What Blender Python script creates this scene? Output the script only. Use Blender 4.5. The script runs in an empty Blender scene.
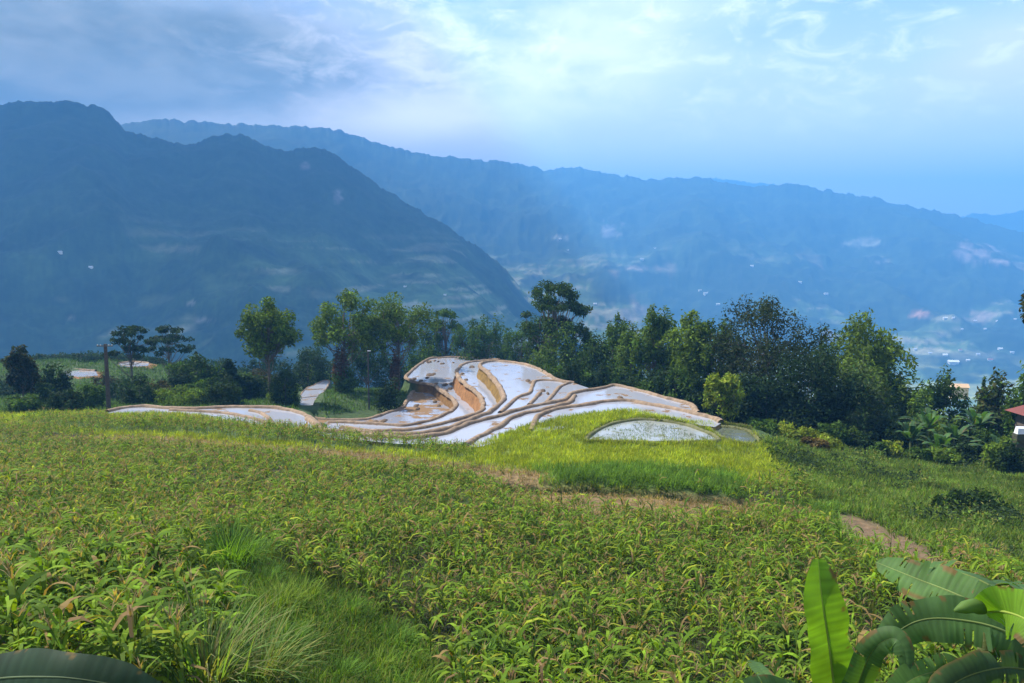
import bpy, math, random
import numpy as np
from mathutils import Vector
rng = np.random.default_rng(7)
random.seed(7)
S = bpy.context.scene
COL = S.collection
W, H, F = 1024, 683, 773.0
PITCH = math.radians(5.87)
cp, sp = math.cos(PITCH), math.sin(PITCH)

# ---------------------------------------------------------------- camera maths (eye at the origin, looking +Y)
def ray(px, py):
    px = np.asarray(px, float); py = np.asarray(py, float)
    xc = (px - W / 2) / F; yc = -(py - H / 2) / F
    return xc, cp + yc * sp, -sp + yc * cp
def at_z(px, py, z):
    dx, dy, dz = ray(px, py); t = z / dz
    return dx * t, dy * t
def at_d(px, py, D):
    dx, dy, dz = ray(px, py); t = D / dy
    return dx * t, dy * t, dz * t
def proj(x, y, z):
    dep = y * cp - z * sp
    up = y * sp + z * cp
    dep = np.where(np.abs(dep) < 1e-3, 1e-3, dep)
    return W / 2 + F * x / dep, H / 2 - F * up / dep, dep

# ---------------------------------------------------------------- noise
def _hash(ix, iy, seed):
    h = (ix.astype(np.int64) * 374761393 + iy.astype(np.int64) * 668265263 + seed * 974711) & 0x7fffffff
    h = ((h ^ (h >> 13)) * 1274126177) & 0x7fffffff
    return ((h ^ (h >> 16)) & 0xffff) / 65535.0
def vnoise(x, y, seed=0):
    x0 = np.floor(x); y0 = np.floor(y)
    fx = x - x0; fy = y - y0
    fx = fx * fx * (3 - 2 * fx); fy = fy * fy * (3 - 2 * fy)
    a = _hash(x0, y0, seed); b = _hash(x0 + 1, y0, seed)
    c = _hash(x0, y0 + 1, seed); d = _hash(x0 + 1, y0 + 1, seed)
    return (a + (b - a) * fx) * (1 - fy) + (c + (d - c) * fx) * fy
def fbm(x, y, octv=4, seed=0, gain=.5):
    s = 0; a = 1; n = 0
    for i in range(octv):
        s = s + a * vnoise(x * 2 ** i + 17.3 * i, y * 2 ** i - 9.1 * i, seed + i); n += a; a *= gain
    return s / n
def ridged(x, y, octv=4, seed=0):
    s = 0; a = 1; n = 0
    for i in range(octv):
        s = s + a * (1 - np.abs(2 * vnoise(x * 2 ** i + 7.7 * i, y * 2 ** i + 3.3 * i, seed + i) - 1)); n += a; a *= .5
    return s / n
def smooth(a, b, x):
    t = np.clip((x - a) / (b - a), 0, 1); return t * t * (3 - 2 * t)
def inside(px, py, poly):
    px = np.asarray(px); py = np.asarray(py); c = np.zeros(px.shape, bool)
    n = len(poly)
    for i in range(n):
        x1, y1 = poly[i]; x2, y2 = poly[(i + 1) % n]
        cond = ((y1 > py) != (y2 > py)) & (px < (x2 - x1) * (py - y1) / ((y2 - y1) + 1e-12) + x1)
        c ^= cond
    return c
def seg_dist(px, py, line):
    d = np.full(np.shape(px), 1e9)
    for (x1, y1), (x2, y2) in zip(line[:-1], line[1:]):
        vx, vy = x2 - x1, y2 - y1; L = vx * vx + vy * vy + 1e-9
        t = np.clip(((px - x1) * vx + (py - y1) * vy) / L, 0, 1)
        d = np.minimum(d, np.hypot(px - x1 - t * vx, py - y1 - t * vy))
    return d
def catmull(pts, step):
    P = np.array(pts, float); n = len(P); out = []
    for i in range(n - 1):
        p0 = P[max(i - 1, 0)]; p1 = P[i]; p2 = P[i + 1]; p3 = P[min(i + 2, n - 1)]
        m = max(2, int(np.linalg.norm(p2 - p1) / step))
        for k in range(m):
            t = k / m
            out.append(.5 * ((2 * p1) + (-p0 + p2) * t + (2 * p0 - 5 * p1 + 4 * p2 - p3) * t * t + (-p0 + 3 * p1 - 3 * p2 + p3) * t ** 3))
    out.append(P[-1]); return np.array(out)

# ---------------------------------------------------------------- mesh helpers
def make_mesh(name, V, Fc, mat, col=None, smooth_sh=False):
    """Fc: (n,k) int array or a list of such arrays"""
    me = bpy.data.meshes.new(name)
    V = np.asarray(V, np.float32)
    if not isinstance(Fc, list): Fc = [Fc]
    Fc = [np.asarray(f, np.int32) for f in Fc if len(f)]
    nl = sum(f.size for f in Fc); nf = sum(len(f) for f in Fc)
    me.vertices.add(len(V)); me.vertices.foreach_set('co', V.ravel())
    me.loops.add(nl); me.loops.foreach_set('vertex_index', np.concatenate([f.ravel() for f in Fc]))
    me.polygons.add(nf)
    tot = np.concatenate([np.full(len(f), f.shape[1], np.int32) for f in Fc])
    st = np.concatenate([[0], np.cumsum(tot)[:-1]]).astype(np.int32)
    me.polygons.foreach_set('loop_start', st)
    try: me.polygons.foreach_set('loop_total', tot)
    except Exception: pass
    me.polygons.foreach_set('use_smooth', np.full(nf, smooth_sh))
    if col is not None:
        a = me.attributes.new('col', 'FLOAT_COLOR', 'POINT')
        c = np.ones((len(V), 4), np.float32); c[:, :3] = col
        a.data.foreach_set('color', c.ravel())
    me.update(calc_edges=True); me.validate()
    if mat: me.materials.append(mat)
    return me
def link(name, me, parent=None, loc=None):
    o = bpy.data.objects.new(name, me); COL.objects.link(o)
    if parent is not None: o.parent = parent
    if loc is not None: o.location = loc
    return o
def tag(o, label=None, cat=None, group=None, kind=None):
    if label: o['label'] = label
    if cat: o['category'] = cat
    if group: o['group'] = group
    if kind: o['kind'] = kind
    return o
def empty(name, loc, label, cat, group=None, rz=0):
    o = bpy.data.objects.new(name, None); COL.objects.link(o)
    o.location = loc; o.rotation_euler = (0, 0, rz); o.empty_display_size = .3
    return tag(o, label, cat, group)

class Geo:
    def __init__(s): s.V = []; s.F = {}; s.C = []; s.n = 0
    def add(s, V, Fc, c):
        V = np.asarray(V, float).reshape(-1, 3); Fc = np.asarray(Fc, int)
        s.V.append(V); s.F.setdefault(Fc.shape[1], []).append(Fc + s.n)
        c = np.asarray(c, float)
        if c.ndim == 1: c = np.tile(c, (len(V), 1))
        s.C.append(c); s.n += len(V)
    def mesh(s, name, mat, sm=False):
        if not s.V: return None
        return make_mesh(name, np.concatenate(s.V), [np.concatenate(f) for f in s.F.values()], mat, np.concatenate(s.C), sm)
def tube(g, pts, rad, c, sides=6, closed_top=True):
    P = np.asarray(pts, float); n = len(P); R = np.broadcast_to(np.asarray(rad, float), (n,))
    T = np.gradient(P, axis=0); T /= np.linalg.norm(T, axis=1)[:, None] + 1e-9
    ref = np.where(np.abs(T[:, 2:3]) > .9, [[1., 0, 0]], [[0, 0, 1.]])
    A = np.cross(T, ref); A /= np.linalg.norm(A, axis=1)[:, None] + 1e-9
    B = np.cross(T, A)
    an = np.arange(sides) * 2 * math.pi / sides
    V = P[:, None] + R[:, None, None] * (A[:, None] * np.cos(an)[None, :, None] + B[:, None] * np.sin(an)[None, :, None])
    i = np.arange(n - 1)[:, None] * sides; j = np.arange(sides)[None]; j2 = (j + 1) % sides
    Fq = np.stack([i + j, i + j2, i + sides + j2, i + sides + j], -1).reshape(-1, 4)
    g.add(V.reshape(-1, 3), Fq, c)
def box(g, x0, x1, y0, y1, z0, z1, c):
    V = [(x, y, z) for z in (z0, z1) for y in (y0, y1) for x in (x0, x1)]
    g.add(V, [(0, 2, 3, 1), (4, 5, 7, 6), (0, 1, 5, 4), (2, 6, 7, 3), (0, 4, 6, 2), (1, 3, 7, 5)], c)
def blades(g, base, phi, L, Wd, a0, a1, c, segs=3, twist=0, ctip=None, power=1.0):
    """n curved leaf blades as strips"""
    n = len(base); base = np.asarray(base, float)
    bc = lambda v: np.broadcast_to(np.asarray(v, float), (n,))
    phi, L, Wd, a0, a1 = map(bc, (phi, L, Wd, a0, a1)); tw = bc(twist)
    p = base.copy(); hx = np.cos(phi); hy = np.sin(phi)
    rows = []
    prof = np.array([.5, 1, 1, .85, .45, .04]) if segs == 5 else np.array([.55, 1, .85, .45, .05]) if segs == 4 else (np.array([.6, 1, .7, .06]) if segs == 3 else np.array([.8, .8, .05]))
    for k in range(segs + 1):
        t = k / segs
        sx = -hy; sy = hx
        w = Wd * prof[k] * .5
        sd = np.stack([sx * np.cos(tw), sy * np.cos(tw), np.sin(tw)], 1)
        rows.append(np.stack([p - sd * w[:, None], p + sd * w[:, None]], 1))
        a = a0 + (a1 - a0) * ((t + .5 / segs) ** power)
        st = L / segs
        p = p + np.stack([hx * np.cos(a) * st, hy * np.cos(a) * st, np.sin(a) * st], 1)
    V = np.stack(rows, 1)                       # n, segs+1, 2, 3
    m = (segs + 1) * 2
    k = np.arange(segs)
    q = np.stack([2 * k, 2 * k + 1, 2 * k + 3, 2 * k + 2], 1)
    Fq = (np.arange(n)[:, None, None] * m + q[None]).reshape(-1, 4)
    c = np.asarray(c, float)
    if c.ndim == 1: c = np.tile(c, (n, 1))
    C = np.repeat(c, m, 0)
    if ctip is not None:
        tt = np.tile(np.repeat(np.linspace(0, 1, segs + 1), 2), n)[:, None] ** 2
        ct = np.asarray(ctip, float)
        if ct.ndim == 1: ct = np.tile(ct, (n, 1))
        C = C * (1 - tt) + np.repeat(ct, m, 0) * tt
    g.add(V.reshape(-1, 3), Fq, C)

# ---------------------------------------------------------------- materials
def new_mat(name):
    m = bpy.data.materials.new(name); m.use_nodes = True
    nt = m.node_tree; b = nt.nodes['Principled BSDF']; return m, nt, b
def N(nt, t, **k):
    n = nt.nodes.new(t)
    for a, v in k.items(): setattr(n, a, v)
    return n
def foliage_mat(name, trans=.35, rough=.55, nscale=3.0, spec=.35, tcol=(1.25, 1.3, .45)):
    m, nt, b = new_mat(name); L = nt.links
    at = N(nt, 'ShaderNodeAttribute', attribute_name='col')
    geo = N(nt, 'ShaderNodeNewGeometry')
    no = N(nt, 'ShaderNodeTexNoise'); no.inputs['Scale'].default_value = nscale; no.inputs['Detail'].default_value = 3
    L.new(geo.outputs['Position'], no.inputs['Vector'])
    mr = N(nt, 'ShaderNodeMapRange'); mr.inputs[1].default_value = .3; mr.inputs[2].default_value = .7
    mr.inputs[3].default_value = .72; mr.inputs[4].default_value = 1.28
    L.new(no.outputs[0], mr.inputs[0])
    mx = N(nt, 'ShaderNodeVectorMath', operation='SCALE'); L.new(at.outputs['Color'], mx.inputs[0]); L.new(mr.outputs[0], mx.inputs['Scale'])
    L.new(mx.outputs[0], b.inputs['Base Color'])
    b.inputs['Roughness'].default_value = rough; b.inputs['Specular IOR Level'].default_value = spec
    tm = N(nt, 'ShaderNodeVectorMath', operation='MULTIPLY'); tm.inputs[1].default_value = tcol
    L.new(mx.outputs[0], tm.inputs[0])
    tr = N(nt, 'ShaderNodeBsdfTranslucent'); L.new(tm.outputs[0], tr.inputs['Color'])
    ms = N(nt, 'ShaderNodeMixShader'); ms.inputs[0].default_value = trans
    L.new(b.outputs[0], ms.inputs[1]); L.new(tr.outputs[0], ms.inputs[2])
    L.new(ms.outputs[0], nt.nodes['Material Output'].inputs['Surface'])
    return m
def solid_mat(name, rough=.9, nscale=2.0, amt=.35, bump=.3, spec=.2, bdist=.05):
    m, nt, b = new_mat(name); L = nt.links
    at = N(nt, 'ShaderNodeAttribute', attribute_name='col')
    geo = N(nt, 'ShaderNodeNewGeometry')
    no = N(nt, 'ShaderNodeTexNoise'); no.inputs['Scale'].default_value = nscale; no.inputs['Detail'].default_value = 6; no.inputs['Roughness'].default_value = .65
    L.new(geo.outputs['Position'], no.inputs['Vector'])
    mr = N(nt, 'ShaderNodeMapRange'); mr.inputs[1].default_value = .3; mr.inputs[2].default_value = .7
    mr.inputs[3].default_value = 1 - amt; mr.inputs[4].default_value = 1 + amt
    L.new(no.outputs[0], mr.inputs[0])
    mx = N(nt, 'ShaderNodeVectorMath', operation='SCALE'); L.new(at.outputs['Color'], mx.inputs[0]); L.new(mr.outputs[0], mx.inputs['Scale'])
    L.new(mx.outputs[0], b.inputs['Base Color'])
    b.inputs['Roughness'].default_value = rough; b.inputs['Specular IOR Level'].default_value = spec
    if bump:
        bp = N(nt, 'ShaderNodeBump'); bp.inputs['Strength'].default_value = bump; bp.inputs['Distance'].default_value = bdist
        L.new(no.outputs[0], bp.inputs['Height']); L.new(bp.outputs[0], b.inputs['Normal'])
    return m
M_leaf = foliage_mat('tree_leaf', .30, nscale=.6, rough=.7, spec=.08, tcol=(1.4, 1.4, .4))
M_crop = foliage_mat('crop_leaf', .36, nscale=1.2, rough=.7, spec=.06, tcol=(1.5, 1.45, .35))
M_grass = foliage_mat('grass_blade', .4, nscale=.5, rough=.7, spec=.06, tcol=(1.4, 1.4, .35))
M_bark = solid_mat('bark', nscale=4, bump=.6)
M_ground = solid_mat('ground_cover', nscale=1.6, amt=.45, bump=.8, bdist=.25)
M_mud = solid_mat('terrace_mud', nscale=1.3, amt=.42, bump=.7, bdist=.15)
M_wood = solid_mat('weathered_wood', nscale=3, bump=.4)
M_plain = solid_mat('painted_surface', nscale=.6, amt=.12, bump=0, rough=.6)
M_banana = foliage_mat('banana_leaf', .38, nscale=2.5, rough=.6, spec=.15, tcol=(1.6, 1.7, .35))
def water_mat(name, mudc, rough=.06, patch=.52, murk=(.30, .29, .27), bump=.12, scl=.22, cover=.5):
    m, nt, b = new_mat(name); L = nt.links
    geo = N(nt, 'ShaderNodeNewGeometry')
    no = N(nt, 'ShaderNodeTexNoise'); no.inputs['Scale'].default_value = scl; no.inputs['Detail'].default_value = 7; no.inputs['Roughness'].default_value = .62
    L.new(geo.outputs['Position'], no.inputs['Vector'])
    mr = N(nt, 'ShaderNodeMapRange'); mr.inputs[1].default_value = patch; mr.inputs[2].default_value = patch + .025
    L.new(no.outputs[0], mr.inputs[0])
    mc = N(nt, 'ShaderNodeMixRGB'); mc.inputs[1].default_value = (*murk, 1); mc.inputs[2].default_value = (*mudc, 1)
    L.new(mr.outputs[0], mc.inputs[0]); L.new(mc.outputs[0], b.inputs['Base Color'])
    rr = N(nt, 'ShaderNodeMapRange'); rr.inputs[3].default_value = rough; rr.inputs[4].default_value = .85
    L.new(mr.outputs[0], rr.inputs[0]); L.new(rr.outputs[0], b.inputs['Roughness'])
    b.inputs['IOR'].default_value = 1.38
    n2 = N(nt, 'ShaderNodeTexNoise'); n2.inputs['Scale'].default_value = 2.2; n2.inputs['Detail'].default_value = 4
    L.new(geo.outputs['Position'], n2.inputs['Vector'])
    ad = N(nt, 'ShaderNodeMath', operation='MULTIPLY_ADD'); ad.inputs[1].default_value = 2.5
    L.new(mr.outputs[0], ad.inputs[0]); L.new(n2.outputs[0], ad.inputs[2])
    bp = N(nt, 'ShaderNodeBump'); bp.inputs['Strength'].default_value = bump; bp.inputs['Distance'].default_value = .06
    L.new(ad.outputs[0], bp.inputs['Height']); L.new(bp.outputs[0], b.inputs['Normal'])
    return m
MUDC = (.13, .075, .03)
M_water = water_mat('paddy_water', MUDC, patch=.585, murk=(.26,.27,.31), scl=.32)
M_water_muddy = water_mat('muddy_paddy_water', (.15, .085, .035), patch=.50, murk=(.20,.21,.25))
M_water_reed = water_mat('reedy_pond_water', (.10, .10, .04), patch=.60, murk=(.22, .23, .22), scl=.5)
M_water_dark = water_mat('dark_pond_water', (.05, .06, .03), patch=.5, murk=(.07, .08, .06), scl=.5)

# ---------------------------------------------------------------- near terrain: thin plate spline through (px, py, distance)
CP = [(-300,683,11),(0,683,13),(100,683,13.5),(200,683,15),(300,683,18),(450,683,21),(600,683,22),(800,683,21),(1000,683,20),(1300,683,20),
 (-200,600,19),(0,600,20),(0,540,30),(0,500,44),(0,460,68),(0,430,95),(0,415,110),(-250,460,66),(-250,420,105),
 (150,600,21),(150,540,33),(150,500,47),(150,460,68),(150,430,90),(150,414,103),
 (300,600,25),(300,540,36),(300,500,50),(300,460,70),(300,432,89),
 (450,600,29),(450,540,40),(450,500,52),(450,460,70),(450,443,82),
 (600,600,30),(600,540,41),(600,505,51),(600,485,56),(600,460,69),(600,441,80),(540,426,86.5),(500,437,82.5),(520,432,84.5),(580,416,92),(620,410,97),(660,416,94),
 (750,600,29),(750,540,40),(750,500,54),(750,470,66),(750,446,82),
 (850,600,28),(850,545,38),(930,562,37),(1000,600,29),(1000,560,42),(1000,530,54),(950,530,50),(1000,500,66),(900,500,66),(1000,470,86),(900,470,84),
 (900,450,104),(1000,452,102),(820,450,92),(790,436,104),(1200,560,42),(1200,480,84),(1200,450,108),
 (740,428,104),(20,380,182),(70,376,190),(110,371,200),(150,365,215),(90,363,232),(30,366,225),(0,402,150),(150,399,158),(250,399,150),(350,404,138),(380,396,146),(340,416,126),(400,392,160),(700,400,160)]
pts3 = [tuple(float(v) for v in at_d(*c)) for c in CP]
pts3 += [(-12,105,-22.5),(-5,115,-25),(-10,130,-28.5),(0,150,-28),(-15,175,-30),(10,130,-23),(20,118,-21.5),(-22,120,-26.6),(5,185,-31),(20,165,-30),
 (-220,200,-36),(0,225,-44),(100,210,-46),(200,200,-50),(-300,340,-95),(-150,340,-100),(0,340,-105),(150,340,-110),(300,340,-115),
 (0,270,-66),(-150,275,-58),(150,270,-72),(-300,100,-30),(300,100,-38),(-300,0,-8),(300,0,-14),(0,0,-1.7),(-6,-6,-1.5),(6,-6,-1.5),(0,6,-6.5),(-12,4,-5),(12,5,-7.5),
 (-80,-5,-4),(80,-5,-8),(0,-30,6),(-100,-40,8),(100,-40,6),(28,150,-29),(50,140,-31),(80,150,-35)]
P3 = np.array(pts3)
def tps_fit(P, lam=.5):
    n = len(P); d = np.hypot(P[:, None, 0] - P[None, :, 0], P[:, None, 1] - P[None, :, 1]) / 100
    K = np.where(d > 0, d * d * np.log(d + 1e-12), 0) + np.eye(n) * lam * 1e-3
    A = np.zeros((n + 3, n + 3)); A[:n, :n] = K; A[:n, n] = 1; A[:n, n + 1:] = P[:, :2] / 100; A[n:, :n] = A[:n, n:].T
    return np.linalg.solve(A, np.concatenate([P[:, 2], [0, 0, 0]]))
WT = tps_fit(P3)
def tps(x, y):
    s = WT[len(P3)] + WT[len(P3) + 1] * x / 100 + WT[len(P3) + 2] * y / 100
    for (a, b, _), w in zip(P3, WT):
        d2 = ((x - a) ** 2 + (y - b) ** 2) / 1e4
        s = s + w * .5 * d2 * np.log(d2 + 1e-12)
    return s
GX = np.concatenate([np.arange(-300, -70, 4), np.arange(-70, 90, .75), np.arange(90, 301, 4)])
GY = np.concatenate([np.arange(-40, 6, 2), np.arange(6, 60, .6), np.arange(60, 170, .9), np.arange(170, 341, 3)])
XX, YY = np.meshgrid(GX, GY)
ZZ = tps(XX, YY)
ZZ += (fbm(XX / 6, YY / 6, 3, 5) - .5) * .5 * smooth(5, 30, YY)
# the ditch that crosses the field
DITCH = [(250,452),(330,462),(420,472),(500,483),(560,487),(640,490),(700,497),(748,503)]
def drop_to_ground(px, py):
    """walk a pixel ray to the spline surface"""
    dx, dy, dz = (float(v) for v in ray(px, py)); t = 12.0
    while t < 400:
        x, y, z = dx * t, dy * t, dz * t
        if z < float(tps(np.array([x]), np.array([y]))[0]): return x, y, z
        t *= 1.006
    return x, y, z
DL = [drop_to_ground(*p)[:2] for p in DITCH]
dd = seg_dist(XX, YY, DL)
ZZ -= 1.2 * np.exp(-(dd / 1.3) ** 2)

# ---------------------------------------------------------------- terraces, stacked from the lowest level to the highest
# every level: water height, rim line (kept as a mud bund), closing line hidden under the next level or the field
OUT_BACK = [(470,358),(455,357.5),(440,358),(430,359),(422,363),(413,370),(407,376)]
LV = []
def level(z, rim, close, mat, name='paddy_water', wall=6, wallc=(.21, .105, .036), lines=(), rb=.31):
    LV.append(dict(rb=rb, z=z, rim=rim, close=close, mat=mat, wall=wall, wallc=wallc, lines=lines))
level(-27.2, [(300,417),(297,404),(303,391),(314,385),(326,380),(329,384),(320,398),(315,410),(313,418)], [(306,420)], M_water, wall=3, wallc=(.1,.1,.04), rb=.12,
      lines=[[(302,398),(319,396)],[(299,408),(316,407)],[(306,390),(323,389)]])
level(-25.7, [(309,416),(322,419.5),(344,420),(366,419.5),(388,413),(402,408),(409,398),(413,392),(424,389)], [(450,386),(460,410),(440,428),(380,432),(320,430)], M_water_muddy)
level(-24.0, [(500,360)] + OUT_BACK + [(408,379),(417.6,383),(433,385),(443,392),(453,399),(456,406),(450,412),(435,419),(421,423),(404,426),(388,425),(358.6,423.5),(329,422.5)],
      [(325,432),(400,435),(488,428),(500,380)], M_water, wallc=(.17,.09,.03))
level(-21.5, [(510,362),(490,361),(474,362),(464,364),(457.5,370),(458.6,377),(465.6,384),(476,392),(482,400),(483,408),(477,414),(465.6,418),(447,423),(429,427),(400,431),(366,431),(340,428)],
      [(335,436),(430,438),(500,424),(520,372)], M_water, wallc=(.25,.12,.045))
level(-19.5, [(575,383),(560,381.5),(545,373),(535,368),(521,364),(505,362),(492,361.5),(481,364),(481,367.6),(489,373.5),(496,381.6),(502,391),(503.7,398),(499.6,405),(489,412.5),(475,418.5),(461,424),(447,429),(420,433.5),(385,435),(350,431.5)],
      [(345,438),(430,441),(500,432),(570,406),(600,392)], M_water, wallc=(.20,.12,.03),
      lines=[[(500,413),(508,406),(517,398),(529,393.5),(532,387),(535,381.5),(545,380.5),(560,381.5)],
             [(529,405),(534,400),(540,393)],[(546,403),(553,395),(560,387),(570,383)]])
level(-19.15, [(698,413),(696,410),(688,404),(675.6,401),(658,396),(635,390),(615,386),(600,389),(575,393),(568,397),(562,401),(536,406),(516,411),(497,417),(477,422),(460,428),(445,434),(425,437),(400,438),(366,436),(344,432.5),(325,431),(315,425),(309,418)],
      [(308,428),(325,437),(400,444),(490,444),(560,425),(640,415),(698,420)], M_water)
level(-18.85, [(575,396),(569,403),(560,406),(539,411),(522.6,414.5),(508,420.5),(497,428),(479,437),(466,446)],
      [(480,447),(560,425),(600,415),(640,410),(610,398)], M_water)
level(-18.6, [(721,423),(714,419),(691,413),(670,408.7),(644,404),(626,401),(600,402.5),(590,404.5),(559.5,409),(545,413),(537,419),(530,431)],
      [(545,432),(600,420),(640,416),(690,424),(715,427)], M_water, wallc=(.18,.13,.05))
# strips left of the stream
level(-20.6, [(108,412),(125,408),(142,407),(170,408.6),(205,408.6),(240,407.5),(276,408.6),(299,413),(311,419),(323,430)],
      [(310,436),(262,430),(200,420),(110,417)], M_water, lines=[[(250,411),(260,413),(268,418),(273,425)],[(170,410.5),(220,413),(250,418),(268,424)]])
# far wet fields between the left trees
level(None, [(60,372),(75,370),(96,371)], [(98,375.5),(80,377),(63,376)], M_water, wall=.6)
level(None, [(118,363.5),(132,362),(150,363)], [(148,366),(120,367)], M_water, wall=.6)
RICE_EDGE = np.array([(-400,416),(0,416),(50,414),(110,412.5),(160,411.5),(200,414),(262,423),(300,429),(325,433),(366,438),(400,440.5),(440,442),(480,440),(500,434),(530,424),(560,417),(600,412),(640,407),(655,409),(670,417),(700,420),(720,425),(760,440),(800,446),(1500,446)], float)
POND = [(584,441),(592,434),(602,428),(620,422.5),(645,420),(680,424),(700,430),(716,437),(712,442),(650,443)]
POND2 = [(716,427),(735,428),(750,432),(760,442),(745,445),(728,441),(712,432)]
def cut(poly, z, y_limit=True, off=.7):
    bx = [at_z(a, b, z) for a, b in poly]
    ins = inside(XX, YY, bx)
    if y_limit:
        px, py, _ = proj(XX, YY, np.full(XX.shape, z))
        ins &= py < np.interp(px, RICE_EDGE[:, 0], RICE_EDGE[:, 1]) + .5
    ZZ[ins] = np.minimum(ZZ[ins], z - off)
for L in LV:
    if L['z'] is None:
        q = drop_to_ground(*np.mean(L['rim'] + L['close'], 0)); L['z'] = q[2] + .15
for L in LV: cut(list(L['rim']) + list(L['close']), L['z'])
PZ, PZ2 = -18.5, -19.0
# pond basin: level the rim ground first, then sink the bed
def basin(poly, z):
    bx = [tuple(float(v) for v in at_z(a, b, z)) for a, b in poly]
    d = seg_dist(XX, YY, bx + [bx[0]]); ins = inside(XX, YY, bx)
    k = np.where(ins, 1, 1 - smooth(1, 5, d))
    ZZ[:] = ZZ * (1 - k) + (z + .12) * k
    ZZ[ins] = z - .5
_px = proj(XX, YY, np.full(XX.shape, -22.0))[0]
ZZ[(_px > 322) & (_px < 500) & (YY > 88.5) & (YY < 113)] = -25.8
basin(POND, PZ); basin(POND2, PZ2)
def Hn(x, y):
    x = np.asarray(x, float); y = np.asarray(y, float)
    i = np.clip(np.searchsorted(GX, x) - 1, 0, len(GX) - 2); j = np.clip(np.searchsorted(GY, y) - 1, 0, len(GY) - 2)
    fx = np.clip((x - GX[i]) / (GX[i + 1] - GX[i]), 0, 1); fy = np.clip((y - GY[j]) / (GY[j + 1] - GY[j]), 0, 1)
    return (ZZ[j, i] * (1 - fx) + ZZ[j, i + 1] * fx) * (1 - fy) + (ZZ[j + 1, i] * (1 - fx) + ZZ[j + 1, i + 1] * fx) * fy

# zones of the near ground, read in plan through their outline on the slope
DIRT = [(828,513),(850,515),(880,525),(945,554),(965,576),(905,569),(862,551),(836,534)]
DRY = [(500,486),(560,488),(600,492),(660,494),(700,498),(755,505),(770,528),(700,526),(640,522),(560,514),(490,498)]
DRY2 = [(40,436),(120,436),(200,440),(330,449),(480,466),(560,474),(540,486),(420,475),(330,464),(230,452),(120,447),(40,444)]
PATHB = [(436,652),(450,648),(466,668),(462,690),(446,690)]
def zone(px, py, x, y):
    """0 maize 1 rice 2 long grass 3 right slope scrub 4 bare 5 none 6 dry grass 7 maize strip 8 near grass bank"""
    n = (fbm(x / 7, y / 7, 3, 11) - .5)
    e = np.interp(px, RICE_EDGE[:, 0], RICE_EDGE[:, 1])
    z = np.zeros(px.shape, int)
    low = np.interp(px, [-400, 0, 60, 180, 300, 420, 520, 600, 740, 800, 830], [419, 424, 432, 449, 460, 472, 486, 494, 492, 484, 478]) + n * 10
    z[py < low] = 1
    strip_mid = np.interp(px, [0, 60, 200, 300, 400, 470], [422, 424, 430, 438, 448, 458])
    z[(np.abs(py - strip_mid + n * 4) < np.interp(px, [20, 60, 300, 470], [2, 5, 6, 3])) & (px > 20) & (px < 470)] = 7
    z[inside(px, py, [(390,462),(460,470),(560,470),(640,466),(740,476),(750,500),(700,494),(600,487),(500,483),(400,474)]) & (n > -.18)] = 2
    z[inside(px, py + n * 5, DRY)] = 6
    z[inside(px, py + n * 6, DRY2)] = 6
    right = np.interp(py, [425, 446, 480, 510, 556, 600, 640, 683], [740, 770, 790, 815, 960, 1030, 1400, 1400])
    z[(px > right + n * 40)] = 3
    z[inside(px, py, [(760,506),(850,512),(960,560),(900,566),(840,552),(820,535)])] = 2
    z[inside(px, py + n * 8, DIRT)] = 4
    gb = inside(px + n * 50, py + n * 20, [(225,572),(262,566),(300,582),(345,600),(395,632),(432,660),(470,760),(150,760),(205,690),(228,650),(222,610)])
    z[gb] = 8
    z[inside(px, py, [(205,548),(255,548),(262,600),(205,600)])] = 8
    z[inside(px, py, PATHB)] = 4
    z[py < e] = 5
    z[y > 112] = 5
    return z
px, py, _ = proj(XX, YY, ZZ)
zn = zone(px, py, XX, YY)
zn[YY < 8] = 8
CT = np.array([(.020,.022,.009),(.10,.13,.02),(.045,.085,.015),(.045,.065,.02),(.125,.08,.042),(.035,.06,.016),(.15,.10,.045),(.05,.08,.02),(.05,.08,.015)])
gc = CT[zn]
for _ in range(2):
    g2 = gc.copy(); g2[1:-1, 1:-1] = (gc[1:-1, 1:-1] * 2 + gc[:-2, 1:-1] + gc[2:, 1:-1] + gc[1:-1, :-2] + gc[1:-1, 2:]) / 6; gc = g2
nx = len(GX); ny = len(GY)
idx = np.arange(nx * ny).reshape(ny, nx)
Fg = np.stack([idx[:-1, :-1], idx[:-1, 1:], idx[1:, 1:], idx[1:, :-1]], -1).reshape(-1, 4)
me = make_mesh('ground', np.stack([XX, YY, ZZ], -1).reshape(-1, 3), Fg, M_ground, gc.reshape(-1, 3), True)
tag(link('ground', me), kind='structure')

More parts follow.
